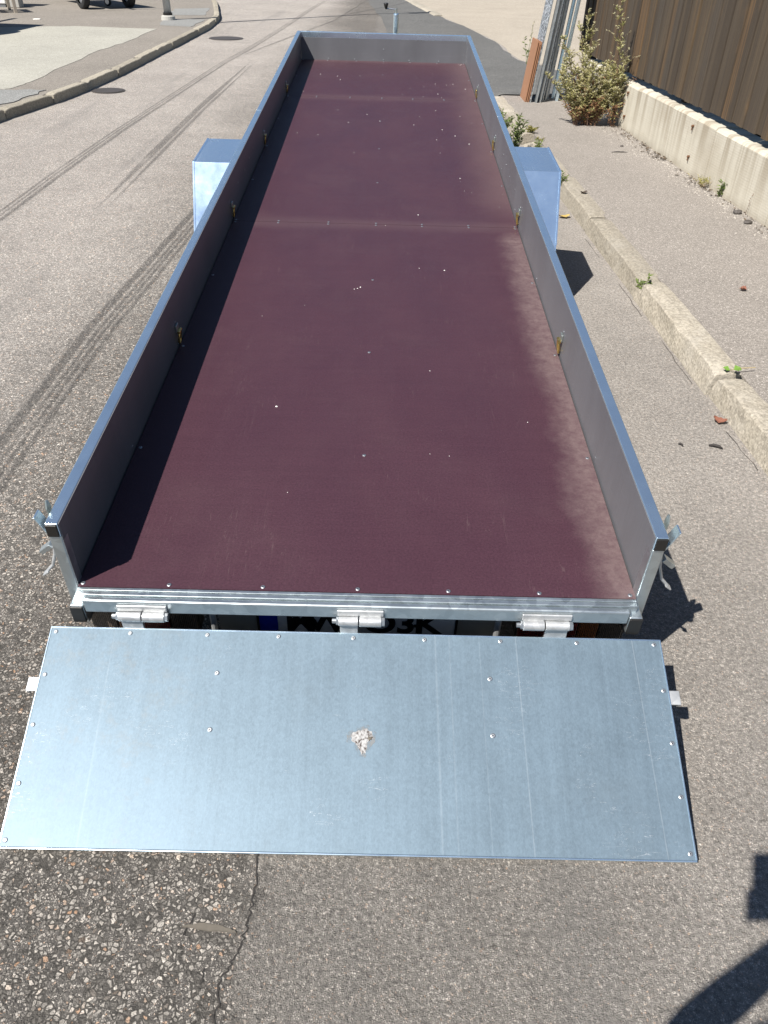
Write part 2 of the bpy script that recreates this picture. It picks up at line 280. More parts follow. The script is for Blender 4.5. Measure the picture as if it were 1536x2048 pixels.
def conc_mat():
    m, nt, b = newmat('retaining_concrete'); co = objco(nt); p = sepxyz(nt, co)
    st = nz(nt, nd(nt, 'Mapping', Vector=co, Scale=(4.2, 1, .16)), 1.5, 5, .6, dist=.2); st2 = nz(nt, nd(nt, 'Mapping', Vector=co, Scale=(22, 1, .5)), 1.3, 5, .6)
    n = nz(nt, co, 6, 6, .7); fine = nz(nt, co, 80, 4, .7); patch = nz(nt, co, 1.4, 4, .6)
    c = mix(nt, n, (.44, .405, .33), (.56, .53, .45))
    s = mth(nt, 'MULTIPLY', sstep(nt, st, .46, .60), mth(nt, 'MULTIPLY_ADD', sstep(nt, p[2], .0, .42), .75, .25))
    c = mix(nt, mth(nt, 'MULTIPLY', s, .58), c, (.20, .155, .10))
    c = mix(nt, mth(nt, 'MULTIPLY', sstep(nt, st2, .52, .66), .25), c, (.22, .17, .11))
    c = mix(nt, mth(nt, 'MULTIPLY', sstep(nt, patch, .5, .7), .35), c, (.30, .255, .19))
    foot = sstep(nt, mth(nt, 'ADD', p[2], mth(nt, 'MULTIPLY', n, .12)), .14, .02)
    c = mix(nt, mth(nt, 'MULTIPLY', foot, .6), c, (.25, .215, .165))
    wv = mth(nt, 'SINE', mth(nt, 'MULTIPLY_ADD', mth(nt, 'ADD', p[2], mth(nt, 'MULTIPLY', p[0], .012)), 360, mth(nt, 'MULTIPLY', n, 3.5)))
    ln = mth(nt, 'MULTIPLY', sstep(nt, wv, .55, 1.0), mth(nt, 'MULTIPLY', sstep(nt, nz(nt, nd(nt, 'Mapping', Vector=co, Scale=(.8, 1, 6)), 3, 3), .42, .62), .30))
    c = mix(nt, ln, c, (.33, .28, .21))
    bset(nt, b, Base_Color=c, Roughness=.9, Specular_IOR_Level=.25)
    bump(nt, b, mth(nt, 'ADD', mth(nt, 'MULTIPLY', wv, -.06), mth(nt, 'ADD', n, mth(nt, 'MULTIPLY', fine, .5))), .4, .006); return m
M['concrete'] = conc_mat()
def board_mat():
    m, nt, b = newmat('weathered_board'); co = objco(nt); r = nd(nt, 'ObjectInfo', out=5)
    off = nd(nt, 'VectorMath', {'operation': 'ADD'}, i0=co, i1=nd(nt, 'CombineXYZ', X=mth(nt, 'MULTIPLY', r, 37), Y=0.0, Z=mth(nt, 'MULTIPLY', r, 91)))
    g1 = nz(nt, nd(nt, 'Mapping', Vector=off, Scale=(26, 5, .55)), 2.0, 5, .65); g2 = nz(nt, nd(nt, 'Mapping', Vector=off, Scale=(90, 10, 1.2)), 2.0, 3, .6); kn = nz(nt, nd(nt, 'Mapping', Vector=off, Scale=(5, 1, 1.0)), 2.0, 3)
    base = ramp(nt, r, [(0, (.048, .036, .025)), (.3, (.09, .066, .042)), (.55, (.066, .056, .046)), (.75, (.10, .07, .04)), (.9, (.13, .082, .042)), (1, (.15, .088, .04))])
    c = mix(nt, sstep(nt, g1, .3, .75), base, (.046, .036, .028)); c = mix(nt, mth(nt, 'MULTIPLY', sstep(nt, g2, .52, .7), .3), c, (.13, .092, .056))
    c = mix(nt, mth(nt, 'MULTIPLY', sstep(nt, kn, .58, .75), .5), c, (.15, .092, .045))
    bset(nt, b, Base_Color=c, Roughness=.75, Specular_IOR_Level=.35); bump(nt, b, mth(nt, 'ADD', g1, g2), .45, .004); return m
M['board'] = board_mat()
def perf_mat():
    m, nt, b = newmat('perforated_grating'); co = objco(nt); p = sepxyz(nt, co)
    g = mth(nt, 'MULTIPLY', mth(nt, 'SINE', mth(nt, 'MULTIPLY', p[1], 150)), mth(nt, 'SINE', mth(nt, 'MULTIPLY', p[2], 150)))
    n = nz(nt, co, 55, 4, .8)
    v = nt.nodes.new('ShaderNodeTexVoronoi'); put(nt, v.inputs['Vector'], co); put(nt, v.inputs['Scale'], 70); f = mth(nt, 'ADD', mth(nt, 'MULTIPLY', sepxyz(nt, v.outputs['Color'])[0], .7), mth(nt, 'MULTIPLY', n, .4))
    c = ramp(nt, f, [(.25, (.04, .045, .05)), (.5, (.22, .25, .29)), (.7, (.6, .64, .7)), (.8, (.9, .92, .95))])  # pale speckles paint the glitter of the metal into its colour
    bset(nt, b, Base_Color=c, Metallic=.6, Roughness=.4); bump(nt, b, f, 1.0, .02); return m
M['perf'] = perf_mat()
M['hardboard'] = plain('brown_hardboard', (.29, .145, .078), .7, var=.2, scale=6)
M['hardboard_edge'] = plain('brown_hardboard_edge', (.18, .085, .045), .8, var=.2)
M['channel'] = galv('channel_zinc', (.5, .53, .54), .42, .8, .2, 30)
def leafm(name, a, bcol, tr=.25):
    m, nt, b = newmat(name); r = nz(nt, objco(nt), 16, 2); r2 = nz(nt, objco(nt), 120, 2)
    c = mix(nt, sstep(nt, mth(nt, 'ADD', mth(nt, 'MULTIPLY', r, .6), mth(nt, 'MULTIPLY', r2, .4)), .36, .62), a, bcol)
    bset(nt, b, Base_Color=c, Roughness=.65, Specular_IOR_Level=.3)
    t = nt.nodes.new('ShaderNodeBsdfTranslucent'); put(nt, t.inputs[0], c); ms = nt.nodes.new('ShaderNodeMixShader'); ms.inputs[0].default_value = tr
    nt.links.new(b.outputs[0], ms.inputs[1]); nt.links.new(t.outputs[0], ms.inputs[2])
    o = [n for n in nt.nodes if n.type == 'OUTPUT_MATERIAL'][0]; nt.links.new(ms.outputs[0], o.inputs[0]); return m
M['leaf_bush'] = leafm('mugwort_leaf', (.25, .25, .09), (.50, .46, .23)); M['leaf_tip'] = leafm('mugwort_flower', (.40, .38, .22), (.55, .51, .33))
M['leaf_brown'] = leafm('withered_leaf', (.18, .085, .045), (.32, .19, .10)); M['leaf_green'] = leafm('green_leaf', (.11, .16, .045), (.22, .26, .09))
M['leaf_deep'] = leafm('deep_green_leaf', (.06, .09, .03), (.15, .18, .07)); M['leaf_yellow'] = leafm('yellow_green_leaf', (.2, .2, .05), (.34, .3, .1))
M['leaf_bright'] = leafm('bright_green_leaf', (.13, .26, .04), (.2, .34, .07))
M['stem'] = plain('weed_stem', (.11, .065, .045), .7); M['stem_g'] = plain('green_stem', (.12, .13, .06), .7); M['straw'] = plain('dry_straw', (.36, .29, .17), .8)
def mark_mat():
    m, nt, b = newmat('tyre_rubber_mark'); co = objco(nt)
    n = nz(nt, nd(nt, 'Mapping', Vector=co, Scale=(6, .5, 1)), 2, 4, .7); n2 = nz(nt, co, 130, 3, .8)
    a = mth(nt, 'MULTIPLY', sstep(nt, n, .20, .5), mth(nt, 'MULTIPLY', sstep(nt, n2, .34, .60), .48))
    bset(nt, b, Base_Color=(.045, .042, .04), Roughness=.8, Alpha=a); return m
M['mark'] = mark_mat()

# ------------------------------------------------------------------ mesh helpers
def mesh_obj(name, verts, faces, mat, parent=None, smooth=False, bevel=0.0, seg=2, loc=None):
    me = bpy.data.meshes.new(name); me.from_pydata([tuple(v) for v in verts], [], faces); me.validate()
    bm = bmesh.new(); bm.from_mesh(me); bmesh.ops.recalc_face_normals(bm, faces=bm.faces); bm.to_mesh(me); bm.free()
    me.materials.append(M[mat] if isinstance(mat, str) else mat)
    if smooth: me.polygons.foreach_set('use_smooth', [True] * len(me.polygons))
    o = bpy.data.objects.new(name, me); COL.objects.link(o); o.parent = parent
    if loc: o.location = loc
    if bevel:
        md = o.modifiers.new('bevel', 'BEVEL'); md.width = bevel; md.segments = seg; md.limit_method = 'ANGLE'; md.angle_limit = rad(40)
        me.polygons.foreach_set('use_smooth', [True] * len(me.polygons))
        wn_ = o.modifiers.new('wn', 'WEIGHTED_NORMAL')
    return o
class MB:
    def __init__(s): s.v = []; s.f = []
    def add(s, vs, fs): n = len(s.v); s.v += [tuple(v) for v in vs]; s.f += [tuple(i + n for i in f) for f in fs]; return s
    def box(s, x0, x1, y0, y1, z0, z1, fn=None):
        vs = [(x, y, z) for x in (x0, x1) for y in (y0, y1) for z in (z0, z1)]
        if fn: vs = [fn(*v) for v in vs]
        return s.add(vs, [(0, 1, 3, 2), (4, 6, 7, 5), (0, 4, 5, 1), (2, 3, 7, 6), (0, 2, 6, 4), (1, 5, 7, 3)])
    def obox(s, c, ax, ay, az):
        c, ax, ay, az = map(Vector, (c, ax, ay, az))
        return s.add([c + i * ax + j * ay + k * az for i in (-1, 1) for j in (-1, 1) for k in (-1, 1)], [(0, 1, 3, 2), (4, 6, 7, 5), (0, 4, 5, 1), (2, 3, 7, 6), (0, 2, 6, 4), (1, 5, 7, 3)])
    def tube(s, pts, r, n=10, cap=True, closed=False):
        pts = [Vector(p) for p in pts]; rs = r if isinstance(r, (list, tuple)) else [r] * len(pts)
        m = len(pts); base = len(s.v); ref = None
        for i, p in enumerate(pts):
            if closed: t = (pts[(i + 1) % m] - pts[i - 1])
            else: t = pts[min(i + 1, m - 1)] - pts[max(i - 1, 0)]
            t = t.normalized() if t.length > 1e-9 else Vector((0, 0, 1))
            if ref is None: ref = Vector((1, 0, 0)) if abs(t.x) < .9 else Vector((0, 1, 0))
            a = (ref - t * ref.dot(t)).normalized(); ref = a; bb = t.cross(a)
            s.v += [tuple(p + (a * math.cos(2 * math.pi * k / n) + bb * math.sin(2 * math.pi * k / n)) * rs[i]) for k in range(n)]
        for i in range(m if closed else m - 1):
            for k in range(n):
                A = base + i * n; B = base + ((i + 1) % m) * n
                s.f.append((A + k, A + (k + 1) % n, B + (k + 1) % n, B + k))
        if cap and not closed: s.f.append(tuple(base + k for k in range(n))[::-1]); s.f.append(tuple(base + (m - 1) * n + k for k in range(n)))
        return s
    def poly(s, pts2, z0, z1):   # prism from outline in xy
        n = len(pts2); vs = [(x, y, z0) for x, y in pts2] + [(x, y, z1) for x, y in pts2]
        return s.add(vs, [tuple(range(n))[::-1], tuple(range(n, 2 * n))] + [(i, (i + 1) % n, n + (i + 1) % n, n + i) for i in range(n)])
    def build(s, name, mat, parent=None, **k): return mesh_obj(name, s.v, s.f, mat, parent, **k)
def tag(o, label=None, cat=None, group=None, kind=None):
    if label: o['label'] = label
    if cat: o['category'] = cat
    if group: o['group'] = group
    if kind: o['kind'] = kind
    return o
def empty(name, loc=(0, 0, 0), rot=(0, 0, 0)):
    o = bpy.data.objects.new(name, None); COL.objects.link(o); o.location = loc; o.rotation_euler = rot; o.empty_display_size = .1; return o
def link_copy(o, parent, loc=None, rot=None):
    c = o.copy(); COL.objects.link(c); c.parent = parent
    if loc is not None: c.location = loc
    if rot is not None: c.rotation_euler = rot
    return c

# ------------------------------------------------------------------ ground and roads
tag(mesh_obj('ground', [(-400, -400, -.06), (400, -400, -.06), (400, 400, -.06), (-400, 400, -.06)], [(0, 1, 2, 3)], 'ground'), kind='structure')
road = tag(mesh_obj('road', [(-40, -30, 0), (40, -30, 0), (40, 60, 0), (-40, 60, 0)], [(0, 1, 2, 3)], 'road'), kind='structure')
def kx(y): return 1.536 - .0345 * (y - 1.0)      # foot of the right kerb
def wavy(pts, amp=.05, n=10, seed=0):
    rnd = random.Random(seed); out = []
    for i in range(len(pts)):
        a = Vector(pts[i]); b = Vector(pts[(i + 1) % len(pts)])
        for k in range(n):
            p = a.lerp(b, k / n)
            if k: p += Vector((rnd.uniform(-amp, amp), rnd.uniform(-amp, amp)))
            out.append((p.x, p.y))
    return out
KH = .10
# right pavement from behind the kerb to the wall
pv = MB()
ys = [-6, -2, 1, 4, 7, 8.95]
pv.poly([(kx(y) + .13, y) for y in ys] + [(4.2, 8.95), (4.2, -6)], -.05, KH)
pav_r = tag(pv.build('pavement', 'pave_r'), kind='structure')
# driveway apron of newer dark asphalt
def zap(x, y): return .006 + KH * max(0, min(1, (10.4 - y) / 1.4)) * max(0, min(1, (x - 1.15) / .25))
ap_out = [(-.9, 29), (-.35, 22.5), (-.02, 17.3), (.0, 14), (.45, 10.5), (1.02, 9.0), (1.32, 8.96), (2.0, 8.96), (3.4, 8.96), (3.4, 10.5), (2.5, 12.2), (2.15, 13.1), (2.08, 15.2), (1.75, 18), (1.15, 21.4), (.45, 26.2), (.3, 29)]
bm = bmesh.new(); vs = [bm.verts.new((x, y, 0)) for x, y in wavy(ap_out, .05, 5, 3)]; f = bm.faces.new(vs)
bmesh.ops.triangulate(bm, faces=[f]); bmesh.ops.subdivide_edges(bm, edges=bm.edges[:], cuts=3, use_grid_fill=True)
for v in bm.verts: v.co.z = zap(v.co.x, v.co.y)
me = bpy.data.meshes.new('driveway'); bm.to_mesh(me); bm.free(); me.materials.append(M['apron'])
dr = bpy.data.objects.new('driveway', me); COL.objects.link(dr); tag(dr, kind='structure')
fc = MB(); o_ = wavy([(.35, 29), (.5, 26.2), (1.2, 21.4), (1.80, 18), (2.12, 15.2), (2.2, 13.1), (2.6, 12.0), (12, 11.5), (12, 29)], .04, 4, 5)
fc.poly(o_, -.03, .003); tag(fc.build('forecourt', 'forecourt'), kind='structure')
# left pavement following the kerb
KL = [(-4.35, 4.0), (-4.05, 5.9), (-3.87, 7.15), (-3.70, 8.1), (-3.59, 9.1), (-3.53, 10.5), (-3.53, 12.2), (-3.51, 14.6), (-3.50, 16.5), (-3.62, 18.2), (-3.92, 19.9), (-4.35, 22), (-4.85, 24.2), (-5.8, 28)]
LH = .09
def kl_off(d):
    out = []
    for i, p in enumerate(KL):
        t = (Vector(KL[min(i + 1, len(KL) - 1)]) - Vector(KL[max(i - 1, 0)])).normalized(); n = Vector((-t.y, t.x)); q = Vector(p) + n * d; out.append((q.x, q.y))
    return out
lp = MB(); lp.poly(kl_off(.10) + [(-40, 28), (-40, 4)], -.05, LH)
pav_l = tag(lp.build('pavement', 'pave_l'), kind='structure')
def patch(name, pts, mat, z, parent, amp=.04, n=6, seed=1): return MB().poly(wavy(pts, amp, n, seed), z - .01, z).build(name, mat, parent)
patch('pale_slab', [(-9.5, 14.6), (-6.95, 14.85), (-5.8, 15.4), (-4.25, 15.3), (-4.25, 13.15), (-4.35, 12.1), (-4.24, 9.0), (-4.28, 8.55), (-4.6, 8.4), (-9.5, 8.2)], 'pave_pale', LH + .004, pav_l, .03)
patch('asphalt_patch', [(-5.5, 8.42), (-4.35, 8.42), (-3.86, 8.5), (-3.92, 7.7), (-4.12, 7.3), (-5.5, 7.2)], 'pave_grey', LH + .008, pav_l, .03)
patch('asphalt_patch', [(-4.9, 19.7), (-4.2, 20.2), (-3.95, 18.3), (-4.72, 18.1)], 'pave_grey', LH + .004, pav_l, .03)
patch('asphalt_patch', [(-4.6, 17.3), (-3.75, 17.3), (-3.74, 15.85), (-4.35, 16.0)], 'pave_grey', LH + .006, pav_l, .03)
# kerbs of single rough stones
def kerb_stone(parent, a, b, wdt, hgt, seed, mat, rough=.012, batter=.04):
    a = Vector((*a, 0)); b = Vector((*b, 0)); L = (b - a).length; t = (b - a) / L; n = Vector((-t.y, t.x, 0)) * (1 if parent.get('side', 1) > 0 else -1)
    nl = max(4, int(L / .09)); prof = [(-.005, -.08), (.0, .0), (batter * .45, hgt * .5), (batter * .9, hgt * .93), (batter + .006, hgt), (wdt * .55, hgt + .004), (wdt - .012, hgt), (wdt, hgt - .03), (wdt, -.08)]
    rnd = random.Random(seed); vs = []; fs = []
    dz = rnd.uniform(-.006, .006); ds = rnd.uniform(-.008, .008)
    for i in range(nl + 1):
        u = i / nl; u = .009 / L + u * (1 - .018 / L)
        endround = .012 if i in (0, nl) else 0
        for j, (o, z) in enumerate(prof):
            p = a + t * (u * L) + n * (o + ds)
            q = noise.noise_vector(Vector((p.x * 7 + seed, p.y * 7, z * 9))) * rough + noise.noise_vector(Vector((p.x * 23 + seed, p.y * 23, z * 30))) * rough * .45
            k = 1.0 if 2 <= j <= 5 else .4
            vs.append(p + q * k + Vector((0, 0, z + dz - (endround if 3 <= j <= 6 else 0))))
    m = len(prof)
    for i in range(nl):
        for j in range(m - 1): fs.append((i * m + j, (i + 1) * m + j, (i + 1) * m + j + 1, i * m + j + 1))
    fs.append(tuple(range(m))); fs.append(tuple(nl * m + j for j in range(m))[::-1])
    return mesh_obj('kerb_stone', vs, fs, mat, parent, smooth=False)
kr = tag(empty('kerb'), kind='structure'); kr['side'] = -1
ye = [-3.2, -1.9, -.75, .5, 1.68, 2.83, 4.05, 5.2, 6.28, 6.75, 7.9, 8.96]
for i in range(len(ye) - 1):
    y0, y1 = ye[i], ye[i + 1]
    if i == 8: continue       # a sunk, broken stone leaves a gap here
    kerb_stone(kr, (kx(y0), y0), (kx(y1), y1), .155, KH + .004, 11 + i, 'kerb', .010 if y0 < 2.5 else .006, .022)
# broken infill where the kerb stone has sunk
kerb_stone(kr, (kx(6.28) + .02, 6.28), (kx(6.75) + .02, 6.75), .16, KH - .05, 97, 'kerb', .03, .06)
kl = tag(empty('kerb'), kind='structure'); kl['side'] = 1
cum = [0]
for i in range(len(KL) - 1): cum.append(cum[-1] + (Vector(KL[i + 1]) - Vector(KL[i])).length)
def klp(s):
    for i in range(len(KL) - 1):
        if s <= cum[i + 1] or i == len(KL) - 2:
            u = (s - cum[i]) / (cum[i + 1] - cum[i]); p = Vector(KL[i]).lerp(Vector(KL[i + 1]), u); return (p.x, p.y)
s = 0; i = 0
while s < cum[-1] - .5:
    l = random.Random(i).uniform(.85, 1.25); kerb_stone(kl, klp(s), klp(min(s + l, cum[-1])), .125, LH + .008, 200 + i, 'kerb_l', .007, .004); s += l; i += 1
kf = tag(empty('kerb'), kind='structure'); kf['side'] = -1
for i in range(6):
    a = Vector((1.12, 20.9)).lerp(Vector((.30, 27.5)), i / 6); b = Vector((1.12, 20.9)).lerp(Vector((.30, 27.5)), (i + 1) / 6)
    kerb_stone(kf, tuple(a), tuple(b), .22, .04, 400 + i, 'kerb', .01, .05)
# crack between the two asphalt layers, short side cracks
def ribbon(pts, wd, z, name, mat, parent, jag=0.0, seed=0, sub=1):
    rnd = random.Random(seed); P = []
    for i in range(len(pts) - 1):
        for k in range(sub): P.append(Vector(pts[i]).lerp(Vector(pts[i + 1]), k / sub) + Vector((rnd.uniform(-jag, jag), rnd.uniform(-jag, jag) * .3)))
    P.append(Vector(pts[-1])); vs = []; fs = []
    for i, p in enumerate(P):
        t = (P[min(i + 1, len(P) - 1)] - P[max(i - 1, 0)]).normalized(); n = Vector((-t.y, t.x)); ww = wd * (rnd.uniform(.45, 1.3) if jag else min(1, (min(i, len(P) - 1 - i) + .15) / 5)) / 2
        vs += [(p.x - n.x * ww, p.y - n.y * ww, z), (p.x + n.x * ww, p.y + n.y * ww, z)]
    for i in range(len(P) - 1): fs.append((2 * i, 2 * i + 1, 2 * i + 3, 2 * i + 2))
    return mesh_obj(name, vs, fs, mat, parent)
ribbon([(-.2, 1.2), (-.21, .2), (-.20, -.40), (-.198, -.58), (-.2, -.66), (-.212, -.72), (-.238, -.77), (-.236, -.85), (-.25, -1.1), (-.24, -1.6)], .0036, .002, 'crack', 'crack', road, .0045, 4, 9)
rk = random.Random(17); yk = -1.2
while yk < 4.2:
    lk = rk.uniform(.15, .5); ribbon([(kx(yk) - .028 + rk.uniform(-.008, .008), yk), (kx(yk + lk) - .028 + rk.uniform(-.008, .008), yk + lk)], .003, .002, 'crack', 'crack', road, .005, int(yk * 100), 6); yk += lk + rk.uniform(.1, .5)
for k, (x, y, a, l) in enumerate(((-.33, -.69, 1.2, .05), (-.275, -.78, 1.5, .03))):
    ribbon([(x, y), (x + l * math.cos(a), y + l * math.sin(a))], .003, .002, 'crack', 'crack', road, .003, k, 5)
st = [(-.335, -.672), (-.30, -.664), (-.262, -.667), (-.235, -.674), (-.222, -.682), (-.262, -.679), (-.30, -.677)]
MB().poly(wavy(st, .002, 3, 2), -.002, .0035).build('dried_mud', 'stain', road)
# tyre marks
def marks(pts, offs, z=.003):
    for k, (o, wd) in enumerate(offs): ribbon([(x + o, y) for x, y in pts], wd, z + .0004 * k, 'tyre_mark', 'mark', road, 0, 1, 6)
marks([(-2.72, 2.4), (-2.605, 4.0), (-2.615, 5.2), (-2.59, 6.9), (-2.42, 11.9), (-2.31, 13.4), (-2.15, 16.7), (-1.97, 21.7), (-1.7, 27)], ((-.05, .022), (-.012, .016), (.032, .034)))
marks([(-1.36, -.2), (-1.378, 1.0), (-1.374, 2.2), (-1.275, 4.1), (-1.2, 6), (-1.1, 9)], ((-.06, .045), (-.008, .018), (.022, .018), (.06, .022)), .0045)
marks([(-2.02, 4.2), (-2.05, 6.4), (-2.07, 8.2), (-2.05, 12)], ((0, .07), (.07, .035)), .006)
marks([(-2.35, 12.2), (-1.9, 15), (-1.2, 19), (-.5, 27)], ((0, .05),), .0075)
marks([(-1.5, 18.5), (-.9, 21), (.2, 24), (1.0, 27)], ((0, .05),), .009)
# manhole covers
def manhole(x, y, r, label):
    o = empty('manhole_cover', (x, y, .004))
    MB().tube([(0, 0, -.03), (0, 0, .003)], r, 40).build('frame', 'iron', o); MB().tube([(0, 0, -.02), (0, 0, .007)], r * .88, 40).build('lid', 'iron', o)
    tag(o, label, 'manhole cover', 'manhole covers in the road')
manhole(-2.93, 15.0, .31, 'round iron manhole cover out in the road near the lamp post')
manhole(-3.36, 9.15, .2, 'dark iron manhole cover hard against the left kerb')

# ------------------------------------------------------------------ the trailer
TH = math.atan(.0695); Z0 = .3192 * math.cos(TH)
T = tag(empty('trailer', (0, 0, Z0), (TH, 0, 0)), 'long low galvanised flatbed trailer with brown plywood floor and lowered tailgate', 'trailer')
# floor panels
panels = []
for y0, y1 in ((-.004, 2.4485), (2.4515, 4.9085), (4.9115, 6.168)):
    panels.append(MB().box(-.6955, .6955, y0, y1, -.015, 0).build('floor_panel', 'floor', T))
scr = MB(); scr.tube([(0, 0, -.002), (0, 0, .0012), (0, 0, .0022)], [.0058, .0058, .0038], 10)
scr0 = None
def screw(parent, loc, rot=(0, 0, 0), s=1.0):
    global scr0
    if scr0 is None:
        scr0 = scr.build('screw', 'screw', parent, smooth=False); o = scr0; o.data.materials.append(M['screwhole'])
        bm = bmesh.new(); bm.from_mesh(o.data)
        top = max(bm.faces, key=lambda f: f.calc_center_median().z)
        r = bmesh.ops.inset_individual(bm, faces=[top], thickness=.0022); top.material_index = 1
        bm.to_mesh(o.data); bm.free()
    else: o = link_copy(scr0, parent)
    o.location = loc; o.rotation_euler = rot; o.scale = (s, s, s); return o
for x in (-.685, -.471, -.237, 0, .227, .455, .683): screw(panels[0], (x, -.001 + .008, 0))
for y in (.565, 1.194, 1.814): screw(panels[0], (0, y, 0))
for y in (.578, 1.207, 1.823): screw(panels[0], (-.684, y, 0)); screw(panels[0], (.684, y, 0))
for x in (-.684, -.474, -.23, .003, .228, .456, .684):
    screw(panels[0], (x, 2.437, 0)); screw(panels[1], (x, 2.463, 0))
    screw(panels[1], (x, 4.897, 0)); screw(panels[2], (x, 4.923, 0)); screw(panels[2], (x, 6.15, 0))
for y in (3.06, 3.68, 4.30):
    for x in (-.684, 0, .684): screw(panels[1], (x, y, 0))
screw(panels[2], (0, 5.66, 0)); screw(panels[2], (-.684, 5.55, 0)); screw(panels[2], (.684, 5.55, 0))
# side walls, rails, posts
for sx in (-1, 1):
    def X(a, b): return (min(sx * a, sx * b), max(sx * a, sx * b))
    wl = MB().box(*X(.700, .706), .003, 6.166, -.022, .1635).build('side_wall', 'wall', T)
    MB().box(*X(.6943, .6963), .004, 6.166, .150, .2012).build('wall_lip', 'wall', T)
    for y0, y1 in ((.0, 3.659), (3.6615, 6.201)):
        MB().box(*X(.6965, .727), y0, y1, .1632, .2035).build('top_rail', 'rail', T, bevel=.0025)
    MB().box(*X(.6980, .7255), -.005, .0, .1655, .2012).build('rail_cap', 'black', T, bevel=.002)
    po = MB().box(*X(.6970, .7265), .0, .0285, -.14, .1632).build('corner_post', 'galv', T, bevel=.003)
    MB().box(*X(.6955, .701), .002, .03, -.015, .163).build('flange', 'galv', po)
    ct = MB().box(*X(.6765, .7105), -.0448, 6.16, -.084, -.0265).build('chassis_tube', 'galv', T, bevel=.004)
    MB().box(*X(.6775, .7095), -.0505, -.0445, -.082, -.0285).build('end_cap', 'black', ct, bevel=.002)
    MB().box(*X(.7095, .7265), .03, 6.16, -.06, -.02).build('side_lip', 'galv', T)
    # lashing rings
    for y in (1.21, 2.465, 3.68, 4.95):
        rg = empty('lashing_ring', (sx * .7, y, 0)); rg.parent = T
        MB().box(*X(-.008, .0), -.015, .015, .058, .086).build('bracket', 'steel', rg, bevel=.002)
        MB().tube([(-sx * .012, -.017, .060), (-sx * .012, .017, .060)], .0055, 8).build('hinge_pin', 'gold', rg)
        pts = [(-sx * (.010 + .004 * math.sin(a)), .0135 * math.cos(a), .036 + .026 * math.sin(a)) for a in [2 * math.pi * k / 18 for k in range(18)]]
        MB().tube(pts, .0042, 7, closed=True).build('ring', 'gold', rg, smooth=True)
        screw(rg, (-sx * .001, 0, .094), (0, -sx * rad(90), 0), .8); screw(rg, (-sx * .001, 0, .008), (0, -sx * rad(90), 0), .8)
    for y, z in ((3.265, .028), (3.10, .10), (2.93, .09), (2.70, .10), (2.62, .028), (2.45, .175), (3.255, .107), (.016, .088), (.559, .018), (1.83, .018), (.018, .03), (.016, .15), (4.3, .02), (5.55, .02), (6.1, .03), (6.1, .12)):
        screw(wl, (sx * .7, y, z), (0, -sx * rad(90), 0), .8)
fw = MB().box(-.700, .700, 6.168, 6.174, -.02, .1635).build('front_wall', 'wall', T)
MB().box(-.6962, .6962, 6.1695, 6.2, .1640, .2040).build('top_rail', 'rail', T, bevel=.0025)
for x in (-.466, -.246, 0, .219, .471): screw(fw, (x, 6.168, .012), (rad(90), 0, 0), .9)
screw(fw, (0, 6.168, .09), (rad(90), 0, 0), .9)
# rear edge: floor angle, step and crossbar
MB().box(-.6950, .6950, -.0140, -.0052, -.03, -.0012).build('floor_angle', 'galv', T, bevel=.0008)
MB().box(-.6960, .6960, -.0275, -.0148, -.032, -.0035).build('sill_plate', 'galv', T, bevel=.0012)
MB().box(-.6762, .6762, -.0458, -.0280, -.0500, -.0065).build('rear_crossbar', 'galv', T, bevel=.0055, seg=3)
for y in (.7, 1.3, 1.9, 2.45, 3.7, 4.3, 4.91, 5.5, 6.1): MB().box(-.676, .676, y - .02, y + .02, -.06, -.017).build('cross_member', 'galv', T)
# tailgate
P1 = Vector((0, -.0620, -.0885)); RE = Vector((0, -.9429, -.3332)); RN = Vector((0, -.3332, .9429))
def rp(x, u, w): return tuple(Vector((x, 0, 0)) + P1 + RE * u + RN * w)
RL = .5070; RW = .7640
tg = MB().box(-RW, RW, 0, RL, -.0022, 0, rp).build('tailgate', 'ramp', T, bevel=.0009)
for (x0, x1, u0, u1) in ((-RW + .001, RW - .001, .001, .029), (-RW + .001, RW - .001, RL - .029, RL - .001), (-RW + .001, -RW + .031, .0295, RL - .0295), (RW - .031, RW - .001, .0295, RL - .0295), (-.36, -.32, .0295, RL - .0295), (.31, .35, .0295, RL - .0295)):
    MB().box(x0, x1, u0, u1, -.0245, -.0023, rp).build('frame_tube', 'galv', tg)
for (x0, x1, u0, u1) in ((-RW, RW, -.0012, .0022), (-RW, -RW + .0024, .0022, RL), (RW - .0024, RW, .0022, RL)):
    MB().box(x0, x1, u0, u1, .0002, .0012, rp).build('rim_edge', 'rail', tg)
# turned-over bright edge along the foot
MB().box(-RW, RW, RL + .0001, RL + .004, -.012, .0006, rp).build('edge_strip', 'rail', tg, bevel=.0012)
rrot = (math.atan2(.3332, .9429), 0, 0)
for x in (-.75, -.565, -.373, -.195, -.008, .170, .360, .552, .746): screw(tg, rp(x, .012, 0), rrot, .95)
for u in (.122, .243, .375, .494): screw(tg, rp(-.752, u, 0), rrot, .95)
for u in (.129, .255, .375, .494): screw(tg, rp(.751, u, 0), rrot, .95)
for x in (-.337, .329):
    for u in (.109, .246): screw(tg, rp(x, u, 0), rrot, 1.05)
for sx in (-1, 1):
    def X(a, b): return (min(sx * a, sx * b), max(sx * a, sx * b))
    MB().box(*X(RW + .0005, .791), .127, .162, -.010, -.003, rp).build('latch_tab', 'weld', tg, bevel=.002)
    MB().box(*X(.784, .791), .127, .162, -.022, -.010, rp).build('latch_tab', 'weld', tg)
    MB().box(*X(RW + .0005, .765), .003, .041, -.022, -.002, rp).build('end_cap', 'black', tg, bevel=.001)
    MB().box(*X(RW + .0005, .767), .460, .506, -.022, -.002, rp).build('end_cap', 'black', tg, bevel=.001)
